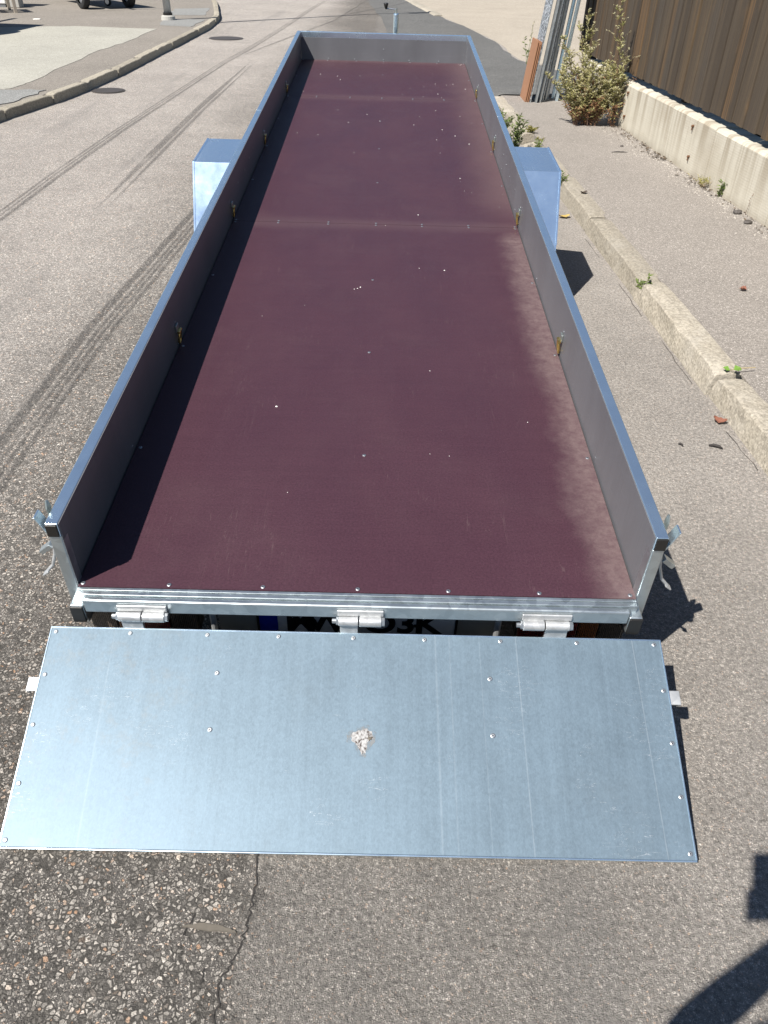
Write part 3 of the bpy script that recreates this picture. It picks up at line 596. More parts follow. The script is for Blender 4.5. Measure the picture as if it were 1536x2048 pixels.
# hinges
def hinge(x0, xm, x1, leaf_left):
    h = empty('hinge', (0, 0, 0)); h.parent = T
    lf = (x0, xm - .0015) if leaf_left else (xm + .0015, x1); fx = (xm + .0015, x1) if leaf_left else (x0, xm - .0015)
    MB().tube([(lf[0], -.0585, -.046), (lf[1], -.0585, -.046)], .0125, 14).box(lf[0] + .003, lf[1] - .001, -.0610, -.0520, -.118, -.046).build('moving_leaf', 'weld', h, bevel=.0015)
    MB().tube([(fx[0], -.0585, -.046), (fx[1], -.0585, -.046)], .0135, 14).box(fx[0] + .002, fx[1] - .002, -.0585, -.0462, -.052, -.0335).build('fixed_leaf', 'weld', h, bevel=.0015)
    MB().box(x0 - .004, x1 + .006, -.0525, -.0461, -.036, -.016).build('weld_bead', 'weld', h, bevel=.004, seg=3)
    MB().tube([(x0 - .006, -.0585, -.046), (x0, -.0585, -.046)], .0105, 6).tube([(x0 - .016, -.0585, -.046), (x0 - .006, -.0585, -.046)], .006, 8).build('bolt', 'screw', h)
    MB().tube([(x1, -.0585, -.046), (x1 + .008, -.0585, -.046)], .0115, 6).build('bolt', 'screw', h)
hinge(-.588, -.530, -.474, True); hinge(-.045, .005, .061, True); hinge(.412, .466, .527, False)
# latches
for sx in (-1, 1):
    la = empty('latch', (0, 0, 0)); la.parent = T
    def q(x, y, z): return (sx * x, y, z)
    b = MB(); pts = [(.052, .175), (.066, .178), (.072, .200), (.064, .222), (.056, .224), (.048, .205)]
    b.add([q(.735, y, z) for y, z in pts] + [q(.7385, y, z) for y, z in pts], [tuple(range(6)), tuple(range(6, 12))[::-1]] + [(i, (i + 1) % 6, 6 + (i + 1) % 6, 6 + i) for i in range(6)])
    b.build('lever', 'steel', la)
    MB().obox(q(.755, .050, .160), q(.0022, 0, .0), (0, .016, 0), q(.012, 0, .029)).build('handle_plate', 'rail', la, bevel=.001)
    MB().obox(q(.736, .048, .105), q(.008, 0, 0), (0, .013, 0), (0, 0, .045)).build('bracket', 'galv', la, bevel=.002)
    MB().obox(q(.766, .046, .084), q(.015, 0, -.012), (0, .011, 0), q(.004, 0, .005)).build('cam', 'galv', la, bevel=.0015)
    MB().tube([q(.742, .042, .11), q(.748, .038, .07), q(.760, .034, .035), q(.778, .030, .016)], .0042, 8).build('hook_rod', 'weld', la)
    MB().obox(q(.780, .030, .013), q(.008, 0, -.006), (0, .008, 0), q(.001, 0, .002)).build('hook_end', 'weld', la, bevel=.001)
# fenders, wheels, axle
for sx in (-1, 1):
    prof = [(2.58, -.30), (2.66, -.165), (2.842, .150), (3.258, .150), (3.44, -.165), (3.52, -.30)]
    b = MB(); vs = [];
    inn = [(2.583, -.30), (2.664, -.168), (2.846, .1475), (3.254, .1475), (3.436, -.168), (3.517, -.30)]
    n = 6; x0, x1 = .7275, .948
    vs = [(sx * x0, y, z) for y, z in prof] + [(sx * x1, y, z) for y, z in prof] + [(sx * x0, y, z) for y, z in inn] + [(sx * x1, y, z) for y, z in inn]
    fs = []
    for i in range(n - 1):
        fs += [(i, i + 1, n + i + 1, n + i), (2 * n + i, 3 * n + i, 3 * n + i + 1, 2 * n + i + 1), (i, 2 * n + i, 2 * n + i + 1, i + 1), (n + i, n + i + 1, 3 * n + i + 1, 3 * n + i)]
    fs += [(0, n, 3 * n, 2 * n), (n - 1, 3 * n - 1, 4 * n - 1, 2 * n - 1)]
    fe = mesh_obj('fender', vs, fs, 'fender', T, bevel=.001, seg=1)
    for (ya_, za_), (yb_, zb_) in zip(prof[1:4], prof[2:5]):
        d_ = (Vector((0, yb_, zb_)) - Vector((0, ya_, za_))); n_ = Vector((0, -d_.z, d_.y)).normalized() * .0012
        c_ = Vector((sx * .9455, (ya_ + yb_) / 2, (za_ + zb_) / 2)) + n_ * 1.2
        MB().obox(c_, (.0042, 0, 0), tuple(d_ / 2), tuple(n_)).build('folded_lip', 'fender', fe)
    for y_ in (2.90, 3.20): screw(fe, (sx * .745, y_, .1505), (0, 0, 0), 1.1)
    ya = [2.664, 2.846, 3.254, 3.436, 3.36, 3.24, 3.05, 2.86, 2.74]; za = [-.168, .1475, .1475, -.168, -.168, .0, .065, .0, -.168]
    m_ = len(ya); b = MB(); b.add([(sx * .9455, y, z) for y, z in zip(ya, za)] + [(sx * .9475, y, z) for y, z in zip(ya, za)], [tuple(range(m_)), tuple(range(m_, 2 * m_))[::-1]] + [(i, (i + 1) % m_, m_ + (i + 1) % m_, m_ + i) for i in range(m_)])
    b.build('skirt', 'fender', fe)
    wh_ = empty('wheel', (sx * .835, 3.05, -.241)); wh_.parent = T
    b = MB(); prof2 = [(-.07, .19), (-.078, .25), (-.066, .282), (0, .289), (.066, .282), (.078, .25), (.07, .19)]; nn = 36
    vs = [(x, r * math.cos(2 * math.pi * k / nn), r * math.sin(2 * math.pi * k / nn)) for k in range(nn) for x, r in prof2]; mm = len(prof2)
    fs = [(k * mm + j, k * mm + j + 1, ((k + 1) % nn) * mm + j + 1, ((k + 1) % nn) * mm + j) for k in range(nn) for j in range(mm - 1)]
    mesh_obj('tyre', vs, fs, 'rubber', wh_, smooth=True)
    MB().tube([(-.06, 0, 0), (-.055, 0, 0), (.055, 0, 0), (.06, 0, 0)], [.12, .192, .192, .12], 28).build('rim', 'rim', wh_)
MB().tube([(-.76, 3.05, -.241), (.76, 3.05, -.241)], .03, 12).build('axle', 'galv', T)
for sx in (-1, 1): MB().box(sx * .60 - .02, sx * .60 + .02, 2.7, 3.4, -.215, -.062).build('axle_bracket', 'galv', T)
# drawbar and jockey wheel
db = MB(); db.obox((-.30, 6.4, -.11), (.03, 0, 0), (.29, .95, 0), (0, 0, .03)).obox((.30, 6.4, -.11), (.03, 0, 0), (-.29, .95, 0), (0, 0, .03)); db.build('drawbar', 'galv', T)
MB().tube([(0, 7.3, -.1), (0, 7.55, -.1), (0, 7.68, -.09)], [.035, .035, .045], 12).build('coupling', 'black', T)
jk = empty('jockey_wheel', (.101, 6.5, 0)); jk.parent = T
MB().tube([(0, 0, -.60), (0, 0, .296), (0, 0, .302)], [.0235, .0235, .021], 20).build('jack_tube', 'rail', jk, smooth=False)
MB().box(-.06, .06, -.02, .02, -.12, -.02).build('clamp', 'galv', jk)
MB().tube([(0, 0, .300), (0, 0, .340)], .0085, 10).build('spindle', 'steel', jk)
MB().tube([(0, 0, .331), (-.088, 0, .338)], .0055, 8).build('crank_arm', 'screw', jk)
MB().tube([(-.088, 0, .332), (-.088, 0, .338), (-.089, 0, .341), (-.090, 0, .372), (-.090, 0, .377)], [.008, .009, .0115, .0215, .018], 14).build('grip', 'black', jk, smooth=True)
b = MB(); vs = [(x, .1 * math.cos(2 * math.pi * k / 24), -.665 + .1 * math.sin(2 * math.pi * k / 24)) for x in (-.03, .03) for k in range(24)]
b.add(vs, [tuple(range(24)), tuple(range(24, 48))[::-1]] + [(k, (k + 1) % 24, 24 + (k + 1) % 24, 24 + k) for k in range(24)]); b.build('tyre', 'rubber', jk)
# lights, number plate, stops
for sx in (-1, 1):
    tl = MB().box(min(sx * .712, sx * .42), max(sx * .712, sx * .42), .034, .075, -.20, -.095).build('tail_light', 'black', T, bevel=.004)
    for a, c, mt in ((.705, .640, 'lens_dark'), (.638, .585, 'lens_amber'), (.583, .500, 'lens_red'), (.498, .425, 'lens_dark' if sx < 0 else 'lens_red')):
        MB().box(min(sx * a, sx * c), max(sx * a, sx * c), .028, .0345, -.195, -.100).build('lens', mt, tl, bevel=.003)
ph = MB().box(-.37, .37, .036, .042, -.225, -.088).build('plate_holder', 'holder', T)
pl = MB().box(-.262, .258, .030, .0355, -.206, -.094).build('number_plate', 'plate', T, bevel=.002)
MB().box(-.2615, -.213, .0292, .0305, -.2055, -.0945).build('blue_band', 'blue', pl)
MB().box(-.268, -.262, .028, .036, -.21, -.09).build('plate_frame', 'black', pl); MB().box(.258, .264, .028, .036, -.21, -.09).build('plate_frame', 'black', pl)
MB().box(-.181, -.1795, .0285, .030, -.206, -.094).box(.158, .1595, .0285, .030, -.206, -.094).build('plate_crease', 'screw', pl)
for ch, xc, sc in (('M', -.152, 1.0), ('W', -.083, 1.0), ('O', .058, 1.0), ('3', .127, 1.0), ('K', .184, 1.0)):
    fcv = bpy.data.curves.new('char', 'FONT'); fcv.body = ch; fcv.size = .104; fcv.align_x = 'CENTER'; fcv.extrude = .0008; fcv.offset = .0032
    tmp = bpy.data.objects.new('char', fcv); COL.objects.link(tmp)
    me = bpy.data.meshes.new_from_object(tmp); COL.objects.unlink(tmp); bpy.data.objects.remove(tmp); me.materials.clear(); me.materials.append(M['ink'])
    o = bpy.data.objects.new('character', me); COL.objects.link(o); o.parent = pl; o.location = (xc, .0290, -.187); o.rotation_euler = (rad(90), 0, 0)
for xc in (-.120, .152): MB().tube([(xc, .0305, -.160), (xc, .0282, -.160)], .0055, 12).build('dot', 'ink', pl)
for xc in (-.374, .364): MB().tube([(xc, .0, -.23), (xc, .0, -.052)], .0085, 10).build('stop_pin', 'weld', T)

# ------------------------------------------------------------------ on the trailer
def T2W(p): return T_M @ Vector(p)
T_M = Matrix.Translation((0, 0, Z0)) @ Matrix.Rotation(TH, 4, 'X')
CR = [(-.497, 5.628), (-.358, 5.576), (-.33, 5.466), (-.179, 5.611), (-.3, 4.561), (-.094, 4.46), (-.005, 4.297), (.223, 4.229), (.383, 4.611), (.265, 4.441), (.407, 4.132), (.483, 3.997), (.36, 3.904), (.545, 4.47), (.412, 5.403), (.497, 5.374), (.551, 5.406), (.153, 5.035), (-.526, 3.976), (-.394, 3.945), (.405, 5.751), (.419, 5.083), (.441, 4.99), (.306, 4.99), (.636, 5.258), (.561, 3.83), (.614, 4.315), (.652, 6.1), (.66, 6.12), (.312, 1.93), (-.062, 1.727), (-.05, 1.74), (-.075, 1.72), (-.297, .822), (.461, 3.169), (.212, 2.591), (-.212, 4.247), (.64, 6.13)]
cb = MB(); rnd = random.Random(3)
for x, y in CR + [(rnd.uniform(-.6, .68), rnd.uniform(.2, 6)) for _ in range(26)]:
    big = (x, y) in CR; r = rnd.uniform(.0018, .0040) if big else rnd.uniform(.0010, .002)
    n = 6; a0 = rnd.random() * 6; vs = [T2W((x + r * rnd.uniform(.5, 1.4) * math.cos(a0 + k), y + r * rnd.uniform(.6, 2.0) * math.sin(a0 + k), .0006)) for k in [i * 6.283 / n for i in range(n)]] + [T2W((x, y, .0006 + r * .45))]
    cb.add(vs, [(i, (i + 1) % n, n) for i in range(n)])
tag(cb.build('crumbs', 'white'), 'tiny white paint flakes and crumbs scattered over the trailer floor', 'debris', kind='stuff')
def drop_mat():
    m, nt, b = newmat('bird_dropping'); co = objco(nt); n = nz(nt, co, 90, 4, .8); n2 = nz(nt, co, 200, 3)
    c = ramp(nt, mth(nt, 'ADD', mth(nt, 'MULTIPLY', n, .7), mth(nt, 'MULTIPLY', n2, .3)), [(.40, (.05, .035, .03)), (.45, (.20, .19, .185)), (.54, (.36, .355, .35)), (.75, (.50, .495, .48))])
    bset(nt, b, Base_Color=c, Roughness=.9); bump(nt, b, n, .6, .004); return m
M['dropping'] = drop_mat()
m_, nt_, b_ = newmat('dried_smear'); bset(nt_, b_, Base_Color=(.24, .245, .245), Roughness=.9, Alpha=mth(nt_, 'MULTIPLY', sstep(nt_, nz(nt_, objco(nt_), 60, 4, .7), .40, .62), .65)); M['smear'] = m_
bd = empty('bird_dropping', T2W(rp(.022, .262, 0)), (TH + rrot[0], 0, 0))
def blob(pts, mat, name, z=.0012):
    o = wavy(pts, .0022, 4, 8); n = len(o); cx = sum(p[0] for p in o) / n; cy = sum(p[1] for p in o) / n
    vs = [(x, y, .0003) for x, y in o] + [(cx + (x - cx) * .7, cy + (y - cy) * .7, z) for x, y in o] + [(cx, cy, z * 1.4)]
    MB().add(vs, [(i, (i + 1) % n, n + (i + 1) % n, n + i) for i in range(n)] + [(n + i, n + (i + 1) % n, 2 * n) for i in range(n)]).build(name, mat, bd)
blob([(-.026, .012), (-.010, .022), (.008, .027), (.022, .020), (.026, .004), (.012, -.006), (.009, -.030), (-.002, -.034), (-.010, -.014), (-.024, -.004)], 'dropping', 'white_part')
blob([(-.036, .014), (-.012, .028), (.012, .036), (.034, .018), (.030, -.006), (.016, -.022), (.008, -.042), (-.008, -.038), (-.018, -.012), (-.036, -.006)], 'smear', 'smear', .0004)
blob([(.012, .008), (.022, .008), (.022, .0), (.015, -.003)], 'stain', 'brown_part', .0022)
tag(bd, 'whitish dried bird dropping with brown specks on the tailgate', 'dropping')

# ------------------------------------------------------------------ retaining wall and fence
WA = Vector((2.613, 3.874)); WB = Vector((2.404, 7.192)); wu = (WB - WA).normalized(); wang = math.atan2(wu.y, wu.x)
# local frame: x along the wall away from camera, y to the left of travel (towards the road), z up from the pavement
WL = tag(empty('retaining_wall', (WA.x, WA.y, KH), (0, 0, wang)), 'low stained concrete retaining wall under the brown wooden fence', 'wall')
def wall_panel(s0, s1, hh, seed):
    nl = max(3, int((s1 - s0) / .07)); rnd = random.Random(seed); vs = []; fs = []
    prof = [(.0, -.1), (.0, hh - .022), (-.014, hh - .004), (-.035, hh), (-.11, hh + .003), (-.20, hh), (-.20, -.1)]
    off = rnd.uniform(-.004, .004); dz = rnd.uniform(-.006, .006)
    for i in range(nl + 1):
        x = s0 + .003 + (s1 - s0 - .006) * i / nl
        for j, (y, z) in enumerate(prof):
            q = noise.noise_vector(Vector((x * 9 + seed, y * 9, z * 9))) * (.0022 if 2 <= j <= 4 else .0015)
            vs.append((x, y + off + q.y, z + dz + (q.z if 1 <= j <= 5 else 0)))
    m = len(prof)
    for i in range(nl):
        for j in range(m - 1): fs.append((i * m + j, (i + 1) * m + j, (i + 1) * m + j + 1, i * m + j + 1))
    fs += [tuple(range(m)), tuple(nl * m + j for j in range(m))[::-1]]
    mesh_obj('wall_panel', vs, fs, 'concrete', WL)
sj = [-4.2, -3.2, -1.9, -.85, .06, 1.15, 2.07, 2.9, 3.55, 4.4, 5.05]
for i in range(len(sj) - 1): wall_panel(sj[i], sj[i + 1], .405, i)
for s_, z_ in ((3.255, .325), (3.241, .12), (1.564, .339), (1.509, .123)):
    MB().tube([(s_, -.002, z_), (s_, .016, z_), (s_, .020, z_ - .006)], [.010, .010, .006], 8).tube([(s_, .012, z_), (s_ - .002, .014, z_ - .03)], .005, 6).build('tie_stub', 'rust', WL)
bk = MB(); bk.box(-9, 5.04, -9, -.203, -.12, .385); o = bk.build('embankment', 'soil'); o.location = (WA.x, WA.y, KH); o.rotation_euler = (0, 0, wang); tag(o, kind='structure')
FN = tag(empty('wooden_fence', (WA.x, WA.y, KH), (0, 0, wang)), 'dark brown vertical board fence standing above the concrete wall', 'fence')
bprot = []
for k, wd in enumerate((.085, .1, .115)):
    b = MB().box(-wd / 2, wd / 2, -.011, .011, 0, 1.75); bprot.append((wd, b))
s_ = -4.0; i = 0; cache = {}
rnd = random.Random(21)
while s_ < 5.35:
    k = rnd.choice((0, 1, 1, 2)); wd, b = bprot[k]; layer = i % 2
    loc = (s_ + wd / 2, -.052 - (.010 if layer else 0) + rnd.uniform(-.003, .003), .458 + rnd.uniform(-.006, .006)); rot = (rnd.uniform(-.003, .003), rnd.uniform(-.0035, .0035), 0)
    if k not in cache: o = b.build('board', 'board', FN, bevel=.002, seg=1); cache[k] = o; o.location = loc; o.rotation_euler = rot
    else: link_copy(cache[k], FN, loc, rot)
    s_ += wd + .002 + rnd.uniform(0, .004); i += 1
for z in (.62, 1.9): MB().box(-4, 5.35, -.125, -.082, z, z + .09).build('rail', 'board', FN)
for x in (-3.2, -1.4, .4, 2.2, 4.0, 5.2): MB().box(x - .045, x + .045, -.19, -.127, .3, 2.2).build('post', 'board', FN)

# ------------------------------------------------------------------ sheets and steel profiles leaning by the fence end
def leaning(name, base, lean, dirn, w, t, hgt, mat, label, cat, group=None, lip=0.0, z=KH):
    """base: near bottom corner; lean: sideways shift per metre of height; dirn: horizontal direction of the width"""
    o = empty(name, (*base, z))
    d = Vector((*dirn, 0)).normalized(); n = Vector((d.y, -d.x, 0)); up = Vector((lean, .02, 1)).normalized()
    o.matrix_world = Matrix(((n.x, d.x, up.x, base[0]), (n.y, d.y, up.y, base[1]), (n.z, d.z, up.z, z), (0, 0, 0, 1)))
    if lip:
        web = MB().box(0, .003, 0, w, 0, hgt).build('web', mat, o)
        MB().box(.0031, lip, 0, .003, 0, hgt).build('flange', 'channel', o); MB().box(.0031, lip, w - .003, w, 0, hgt).build('flange', 'channel', o)
        MB().box(lip - .003, lip, .0031, .014, 0, hgt).build('lip', 'channel', o)
    else: MB().box(0, t, 0, w, 0, hgt).build('sheet', mat, o, bevel=.001, seg=1)
    return tag(o, label, cat, group)
dn = (0.0, 1)
leaning('hardboard_sheet', (1.619, 8.531), .235, dn, .40, .012, .61, 'hardboard', 'reddish brown board leaning foremost against the steel profiles', 'board', 'brown boards')
leaning('hardboard_sheet', (1.640, 8.525), .235, dn, .40, .010, .585, 'hardboard', 'thin brown board tucked second behind the reddish brown board', 'board', 'brown boards')
leaning('hardboard_sheet', (1.659, 8.520), .235, dn, .40, .008, .60, 'hardboard', 'third brown board, lying directly against the perforated plank', 'board', 'brown boards')
leaning('perforated_plank', (1.675, 8.505), .232, dn, .42, .01, 2.3, 'perf', 'tall glittering perforated steel plank just behind the brown boards', 'steel plank', 'perforated planks', lip=.012)
leaning('steel_channel', (1.735, 8.485), .222, dn, .08, .01, 2.4, 'channel', 'galvanised steel channel next to the first perforated plank', 'steel profile', 'leaning channels', lip=.019)
leaning('steel_channel', (1.785, 8.520), .215, dn, .08, .01, 2.4, 'channel', 'second galvanised steel channel in from the brown boards', 'steel profile', 'leaning channels', lip=.019)
leaning('perforated_plank', (1.832, 8.60), .210, dn, .34, .01, 2.3, 'perf', 'dark sided perforated steel plank in the middle of the leaning stack', 'steel plank', 'perforated planks', lip=.012)
leaning('steel_channel', (1.880, 8.700), .200, dn, .06, .01, 2.4, 'channel', 'steel channel standing set back between the perforated planks', 'steel profile', 'leaning channels', lip=.019)
leaning('perforated_plank', (1.925, 8.80), .195, dn, .30, .01, 2.2, 'perf', 'rearmost perforated steel plank nearest to the fence end', 'steel plank', 'perforated planks', lip=.012)
def boxtube(base, lean, label):
    o = empty('square_tube', (*base, KH)); up = Vector((lean, .02, 1)).normalized()
    o.matrix_world = Matrix(((1, 0, up.x, base[0]), (0, 1, up.y, base[1]), (0, 0, up.z, KH), (0, 0, 0, 1)))
    MB().box(0, .035, 0, .035, .001, 2.4).build('tube', 'rail', o, bevel=.002, seg=1); MB().box(.006, .029, .006, .029, 0, .01).build('bore', 'black', o); tag(o, label, 'steel tube', 'leaning square tubes')
boxtube((1.972, 8.80), .187, 'bluish square steel tube set behind the outermost tube of the stack'); boxtube((1.990, 8.650), .200, 'outermost bluish square steel tube, closest to the big weed')

# ------------------------------------------------------------------ weeds
def leaf_quad(mb, p, d, l, wd, rnd, n2=None):
    d = d.normalized(); s = d.cross(n2 if n2 else Vector((rnd.uniform(-1, 1), rnd.uniform(-1, 1), rnd.uniform(-.3, 1)))).normalized()
    up = s.cross(d) * l * .12
    mb.add([p, p + d * l * .45 + s * wd + up, p + d * l, p + d * l * .45 - s * wd + up], [(0, 1, 2, 3)])
def weed(base, label, stems, cat='weed', group='weeds along the pavement', name='weed', seed=1, stem_mat='stem_g', stem_r=.003):
    """stems: list of (lean vector, height, leaf list(mat), n leaves, leaf length, leaf width, start fraction, droop)"""
    rnd = random.Random(seed); o = empty(name, base); sm = MB(); lv = {}
    for (lean, hgt, mt, nl, ll, lw, st, curl) in stems:
        P = []; off = Vector((rnd.uniform(-1, 1), rnd.uniform(-1, 1), 0)) * .01
        for i in range(7):
            u = i / 6; P.append(off + Vector((lean[0] * u ** 1.4, lean[1] * u ** 1.4, hgt * u - curl * u * u * .5)) + Vector((rnd.uniform(-1, 1), rnd.uniform(-1, 1), 0)) * .006 * i / 6)
        sm.tube(P, [stem_r * (1 - .75 * i / 6) for i in range(7)], 4)
        for k in range(nl):
            u = st + (1 - st) * (k + rnd.random()) / nl; j = min(5, int(u * 6)); p = P[j].lerp(P[j + 1], u * 6 - j); a = rnd.random() * 6.283
            d = Vector((math.cos(a), math.sin(a), rnd.uniform(.1, .9)))
            leaf_quad(lv.setdefault(mt, MB()), p, d, ll * rnd.uniform(.6, 1.2), lw * rnd.uniform(.7, 1.2), rnd)
    sm.build('stem', stem_mat, o)
    for mt, mb in lv.items(): mb.build('foliage', mt, o)['kind'] = 'stuff'
    return tag(o, label, cat, group)
def R(a, b, rnd): return rnd.uniform(a, b)
# the big mugwort clump: many stems, side branches with flower spikes
def mugwort(base, label, specs, seed, crown_w):
    rnd = random.Random(seed); o = empty('mugwort_bush', base); sm = MB(); green = MB(); tip = MB(); brown = MB()
    for (bx, by, lx, ly, hgt, nb) in specs:
        P = [Vector((bx + lx * u ** 1.3, by + ly * u ** 1.3, hgt * u)) + Vector((rnd.uniform(-1, 1), rnd.uniform(-1, 1), 0)) * .012 * u for u in [i / 8 for i in range(9)]]
        sm.tube(P, [.0055 * (1 - .8 * i / 8) for i in range(9)], 5)
        def at(u): j = min(7, int(u * 8)); return P[j].lerp(P[j + 1], u * 8 - j)
        for k in range(nb):
            u = .04 + .96 * (k + rnd.random()) / nb; p = at(u); a = rnd.random() * 6.283; bl = hgt * .30 * (1.15 - u) + .05
            d = Vector((math.cos(a) * .75, math.sin(a) * .75, rnd.uniform(.75, 1.4))).normalized()
            Q = [p + d * bl * v + Vector((0, 0, -bl * .22 * v ** 3)) for v in (0, .33, .66, 1)]
            sm.tube(Q, [.0022, .0018, .0014, .0008], 3, cap=False)
            dry = u < .33
            for _ in range(24 if not dry else 17):
                v = rnd.random(); j = min(2, int(v * 3)); pp = Q[j].lerp(Q[j + 1], v * 3 - j); aa = rnd.random() * 6.283
                dd = (d * .6 + Vector((math.cos(aa), math.sin(aa), rnd.uniform(-.4, .6)))).normalized()
                if dry and rnd.random() < .75: leaf_quad(brown, pp, dd + Vector((0, 0, -.6)), rnd.uniform(.02, .04), rnd.uniform(.003, .006), rnd)
                elif v > .5 and u > .35: leaf_quad(tip, pp, dd, rnd.uniform(.010, .022), rnd.uniform(.003, .005), rnd)
                else: leaf_quad(green, pp, dd, rnd.uniform(.025, .05), rnd.uniform(.003, .007), rnd)
    sm.build('stem', 'stem', o)
    for b_, n_, m_ in ((green, 'foliage', 'leaf_bush'), (tip, 'flower_spikes', 'leaf_tip'), (brown, 'withered_leaves', 'leaf_brown')): b_.build(n_, m_, o)['kind'] = 'stuff'
    return tag(o, label, 'weed', 'weeds along the pavement')
rnd = random.Random(5); sp = []
for i in range(36):
    bx = rnd.uniform(-.16, .22); sp.append((bx * .6, rnd.uniform(-.03, .08), bx * 1.3 + rnd.uniform(-.10, .05) - .05, rnd.uniform(-.10, .12), rnd.uniform(.30, .56), 17))
for lx, hh in ((-.26, .74), (-.20, .86), (-.10, .80), (-.24, .62), (-.12, .95)): sp.append((rnd.uniform(-.05, .05), .05, lx, .05, hh, 22))
mugwort((2.04, 7.25, KH), 'broad bushy yellow green weed clump with reddish foot beside the wall', sp, 31, .4)
mugwort((2.335, 7.22, KH), 'tall slender weed with dark stem and pale drooping flower spikes against the fence', [(0, 0, -.14, .0, 1.08, 26), (.0, .0, .0, .05, .62, 16), (-.03, .02, .03, -.05, .45, 14), (.02, .01, -.2, -.02, .5, 14), (-.02, 0, -.05, -.06, .35, 14)], 33, .2)
rnd = random.Random(9)
def tuft(n, hgt, spread, mt, nl, ll, lw, st=.1, curl=.02): return [((rnd.uniform(-spread, spread), rnd.uniform(-spread, spread)), hgt * rnd.uniform(.6, 1), mt, nl, ll, lw, st, curl) for _ in range(n)]
weed((1.245, 6.42, .0), 'bushy dark green weed growing in the gap of the kerb', tuft(5, .36, .07, 'leaf_deep', 24, .05, .008, .15) + tuft(3, .38, .06, 'leaf_green', 18, .045, .008, .4) + tuft(2, .2, .10, 'leaf_deep', 18, .05, .009, .1), seed=41)
weed((1.215, 6.95, .09), 'small green weed rooted behind the bushy weed on the kerb edge', tuft(5, .16, .07, 'leaf_green', 12, .04, .008), seed=42)
weed((1.275, 7.7, .06), 'sparse weed on the kerb near the trailer front', tuft(5, .13, .08, 'leaf_green', 10, .035, .007), seed=43)
weed((1.435, 6.80, KH), 'low yellowish tuft at the back edge of the kerb', tuft(12, .075, .06, 'leaf_yellow', 8, .04, .005, .2), seed=44)
weed((1.48, 6.45, KH), 'tiny flat weed in the kerb joint past the yellow tuft', tuft(6, .03, .06, 'leaf_yellow', 6, .03, .004, .2), seed=45)
weed((1.405, 6.13, KH), 'little green sprig poking over the blue fender', tuft(4, .075, .03, 'leaf_green', 8, .035, .007), seed=46)
weed((1.43, 4.98, KH - .04), 'small sprig on the kerb beside the right fender corner', tuft(5, .13, .04, 'leaf_green', 9, .04, .007), seed=47)
weed((kx(2.8) + .03, 2.80, .02), 'green leafy weed sprouting from the kerb joint below the pavement', tuft(7, .14, .035, 'leaf_green', 9, .035, .007, .25), seed=48)
weed((2.50, 4.92, KH), 'yellow dry grass tuft at the foot of the wall', tuft(22, .09, .09, 'leaf_yellow', 3, .05, .003, .3), seed=49, stem_mat='straw', stem_r=.0015)
weed((2.548, 4.66, KH), 'slim upright green sprig in front of the wall', tuft(4, .16, .025, 'leaf_green', 10, .04, .006, .15), seed=50)
weed((2.580, 4.19, KH), 'thin dry upright stalk in front of the wall', [((.01, .01), .14, 'leaf_brown', 7, .012, .002, .3, 0)], seed=51, stem_mat='stem', stem_r=.002)
weed((2.19, 12.4, .03), 'lone spindly weed standing left of the brown boards', tuft(3, .50, .10, 'leaf_green', 12, .07, .012, .2) + tuft(2, .62, .08, 'leaf_tip', 14, .03, .008, .5), seed=52)
rb = weed((kx(1.72) + .06, 1.70, KH + .004), 'bright green leaf with a dry straw stalk lying on the kerb', [((.03, -.02), .03, 'leaf_bright', 3, .05, .016, .5, .01)], seed=53, stem_r=.002)
MB().tube([(.01, .0, .012), (.06, .01, .02), (.14, .03, .016)], [.002, .003, .0025], 5).build('dry_stalk', 'straw', rb)
# leaves, twigs, litter
def fallen_leaf(loc, l, wd, rot, mat, label, curl=.012):
    n = 6; vs = []; fs = []
    for i in range(n + 1):
        u = i / n; ww = wd * math.sin(math.pi * min(1, u * .92 + .04)) ** .8 * (1 + .2 * math.sin(i * 2.6))
        zc = .003 + curl * (2 * u - 1) ** 2
        vs += [(u * l - l / 2, -ww, zc + curl * .6), (u * l - l / 2, 0, zc), (u * l - l / 2, ww, zc + curl * .4)]
    for i in range(n):
        for j in (0, 1): a = i * 3 + j; fs.append((a, a + 1, a + 4, a + 3))
    o = mesh_obj('fallen_leaf', vs, fs, mat); o.location = loc; o.rotation_euler = rot; return tag(o, label, 'leaf', 'fallen leaves')
fallen_leaf((1.345, 4.36, .004), .09, .028, (0, 0, .3), 'leaf_yel', 'yellow brown leaf on the road beside the right fender')
fallen_leaf((1.52, 4.62, KH + .006), .06, .02, (0, 0, .5), 'leaf_dark', 'dark curled leaf on top of the kerb')
fallen_leaf((2.02, 2.72, KH + .004), .04, .019, (0, 0, 1), 'leaf_red', 'small red leaf alone on the right pavement')
fallen_leaf((1.485, 1.44, .004), .055, .022, (0, 0, 2.6), 'leaf_red', 'reddish curled leaf at the foot of the kerb')
def twig(loc, l, r, rot, label):
    o = MB().tube([(-l / 2, 0, r), (-l * .2, .004, r + .003), (l * .2, .003, r + .002), (l / 2, -.004, r)], [r * .5, r, r, r * .3], 7).build('twig', 'feather', None, smooth=True); o.location = loc; o.rotation_euler = (0, 0, rot); tag(o, label, 'twig', 'twigs')
twig((1.40, 1.235, .002), .055, .006, -.35, 'short dark twig on the road near the kerb'); twig((1.262, 1.245, .002), .022, .004, -.6, 'tiny dark scrap on the road left of the twig')
twig((2.13, 6.05, KH), .15, .004, .1, 'thin twig lying across the pavement before the wall')
lt = MB(); gv = MB(); rnd = random.Random(12)
def wallpt(s, off): p = WA + wu * s; n = Vector((-wu.y, wu.x)); return p + n * off
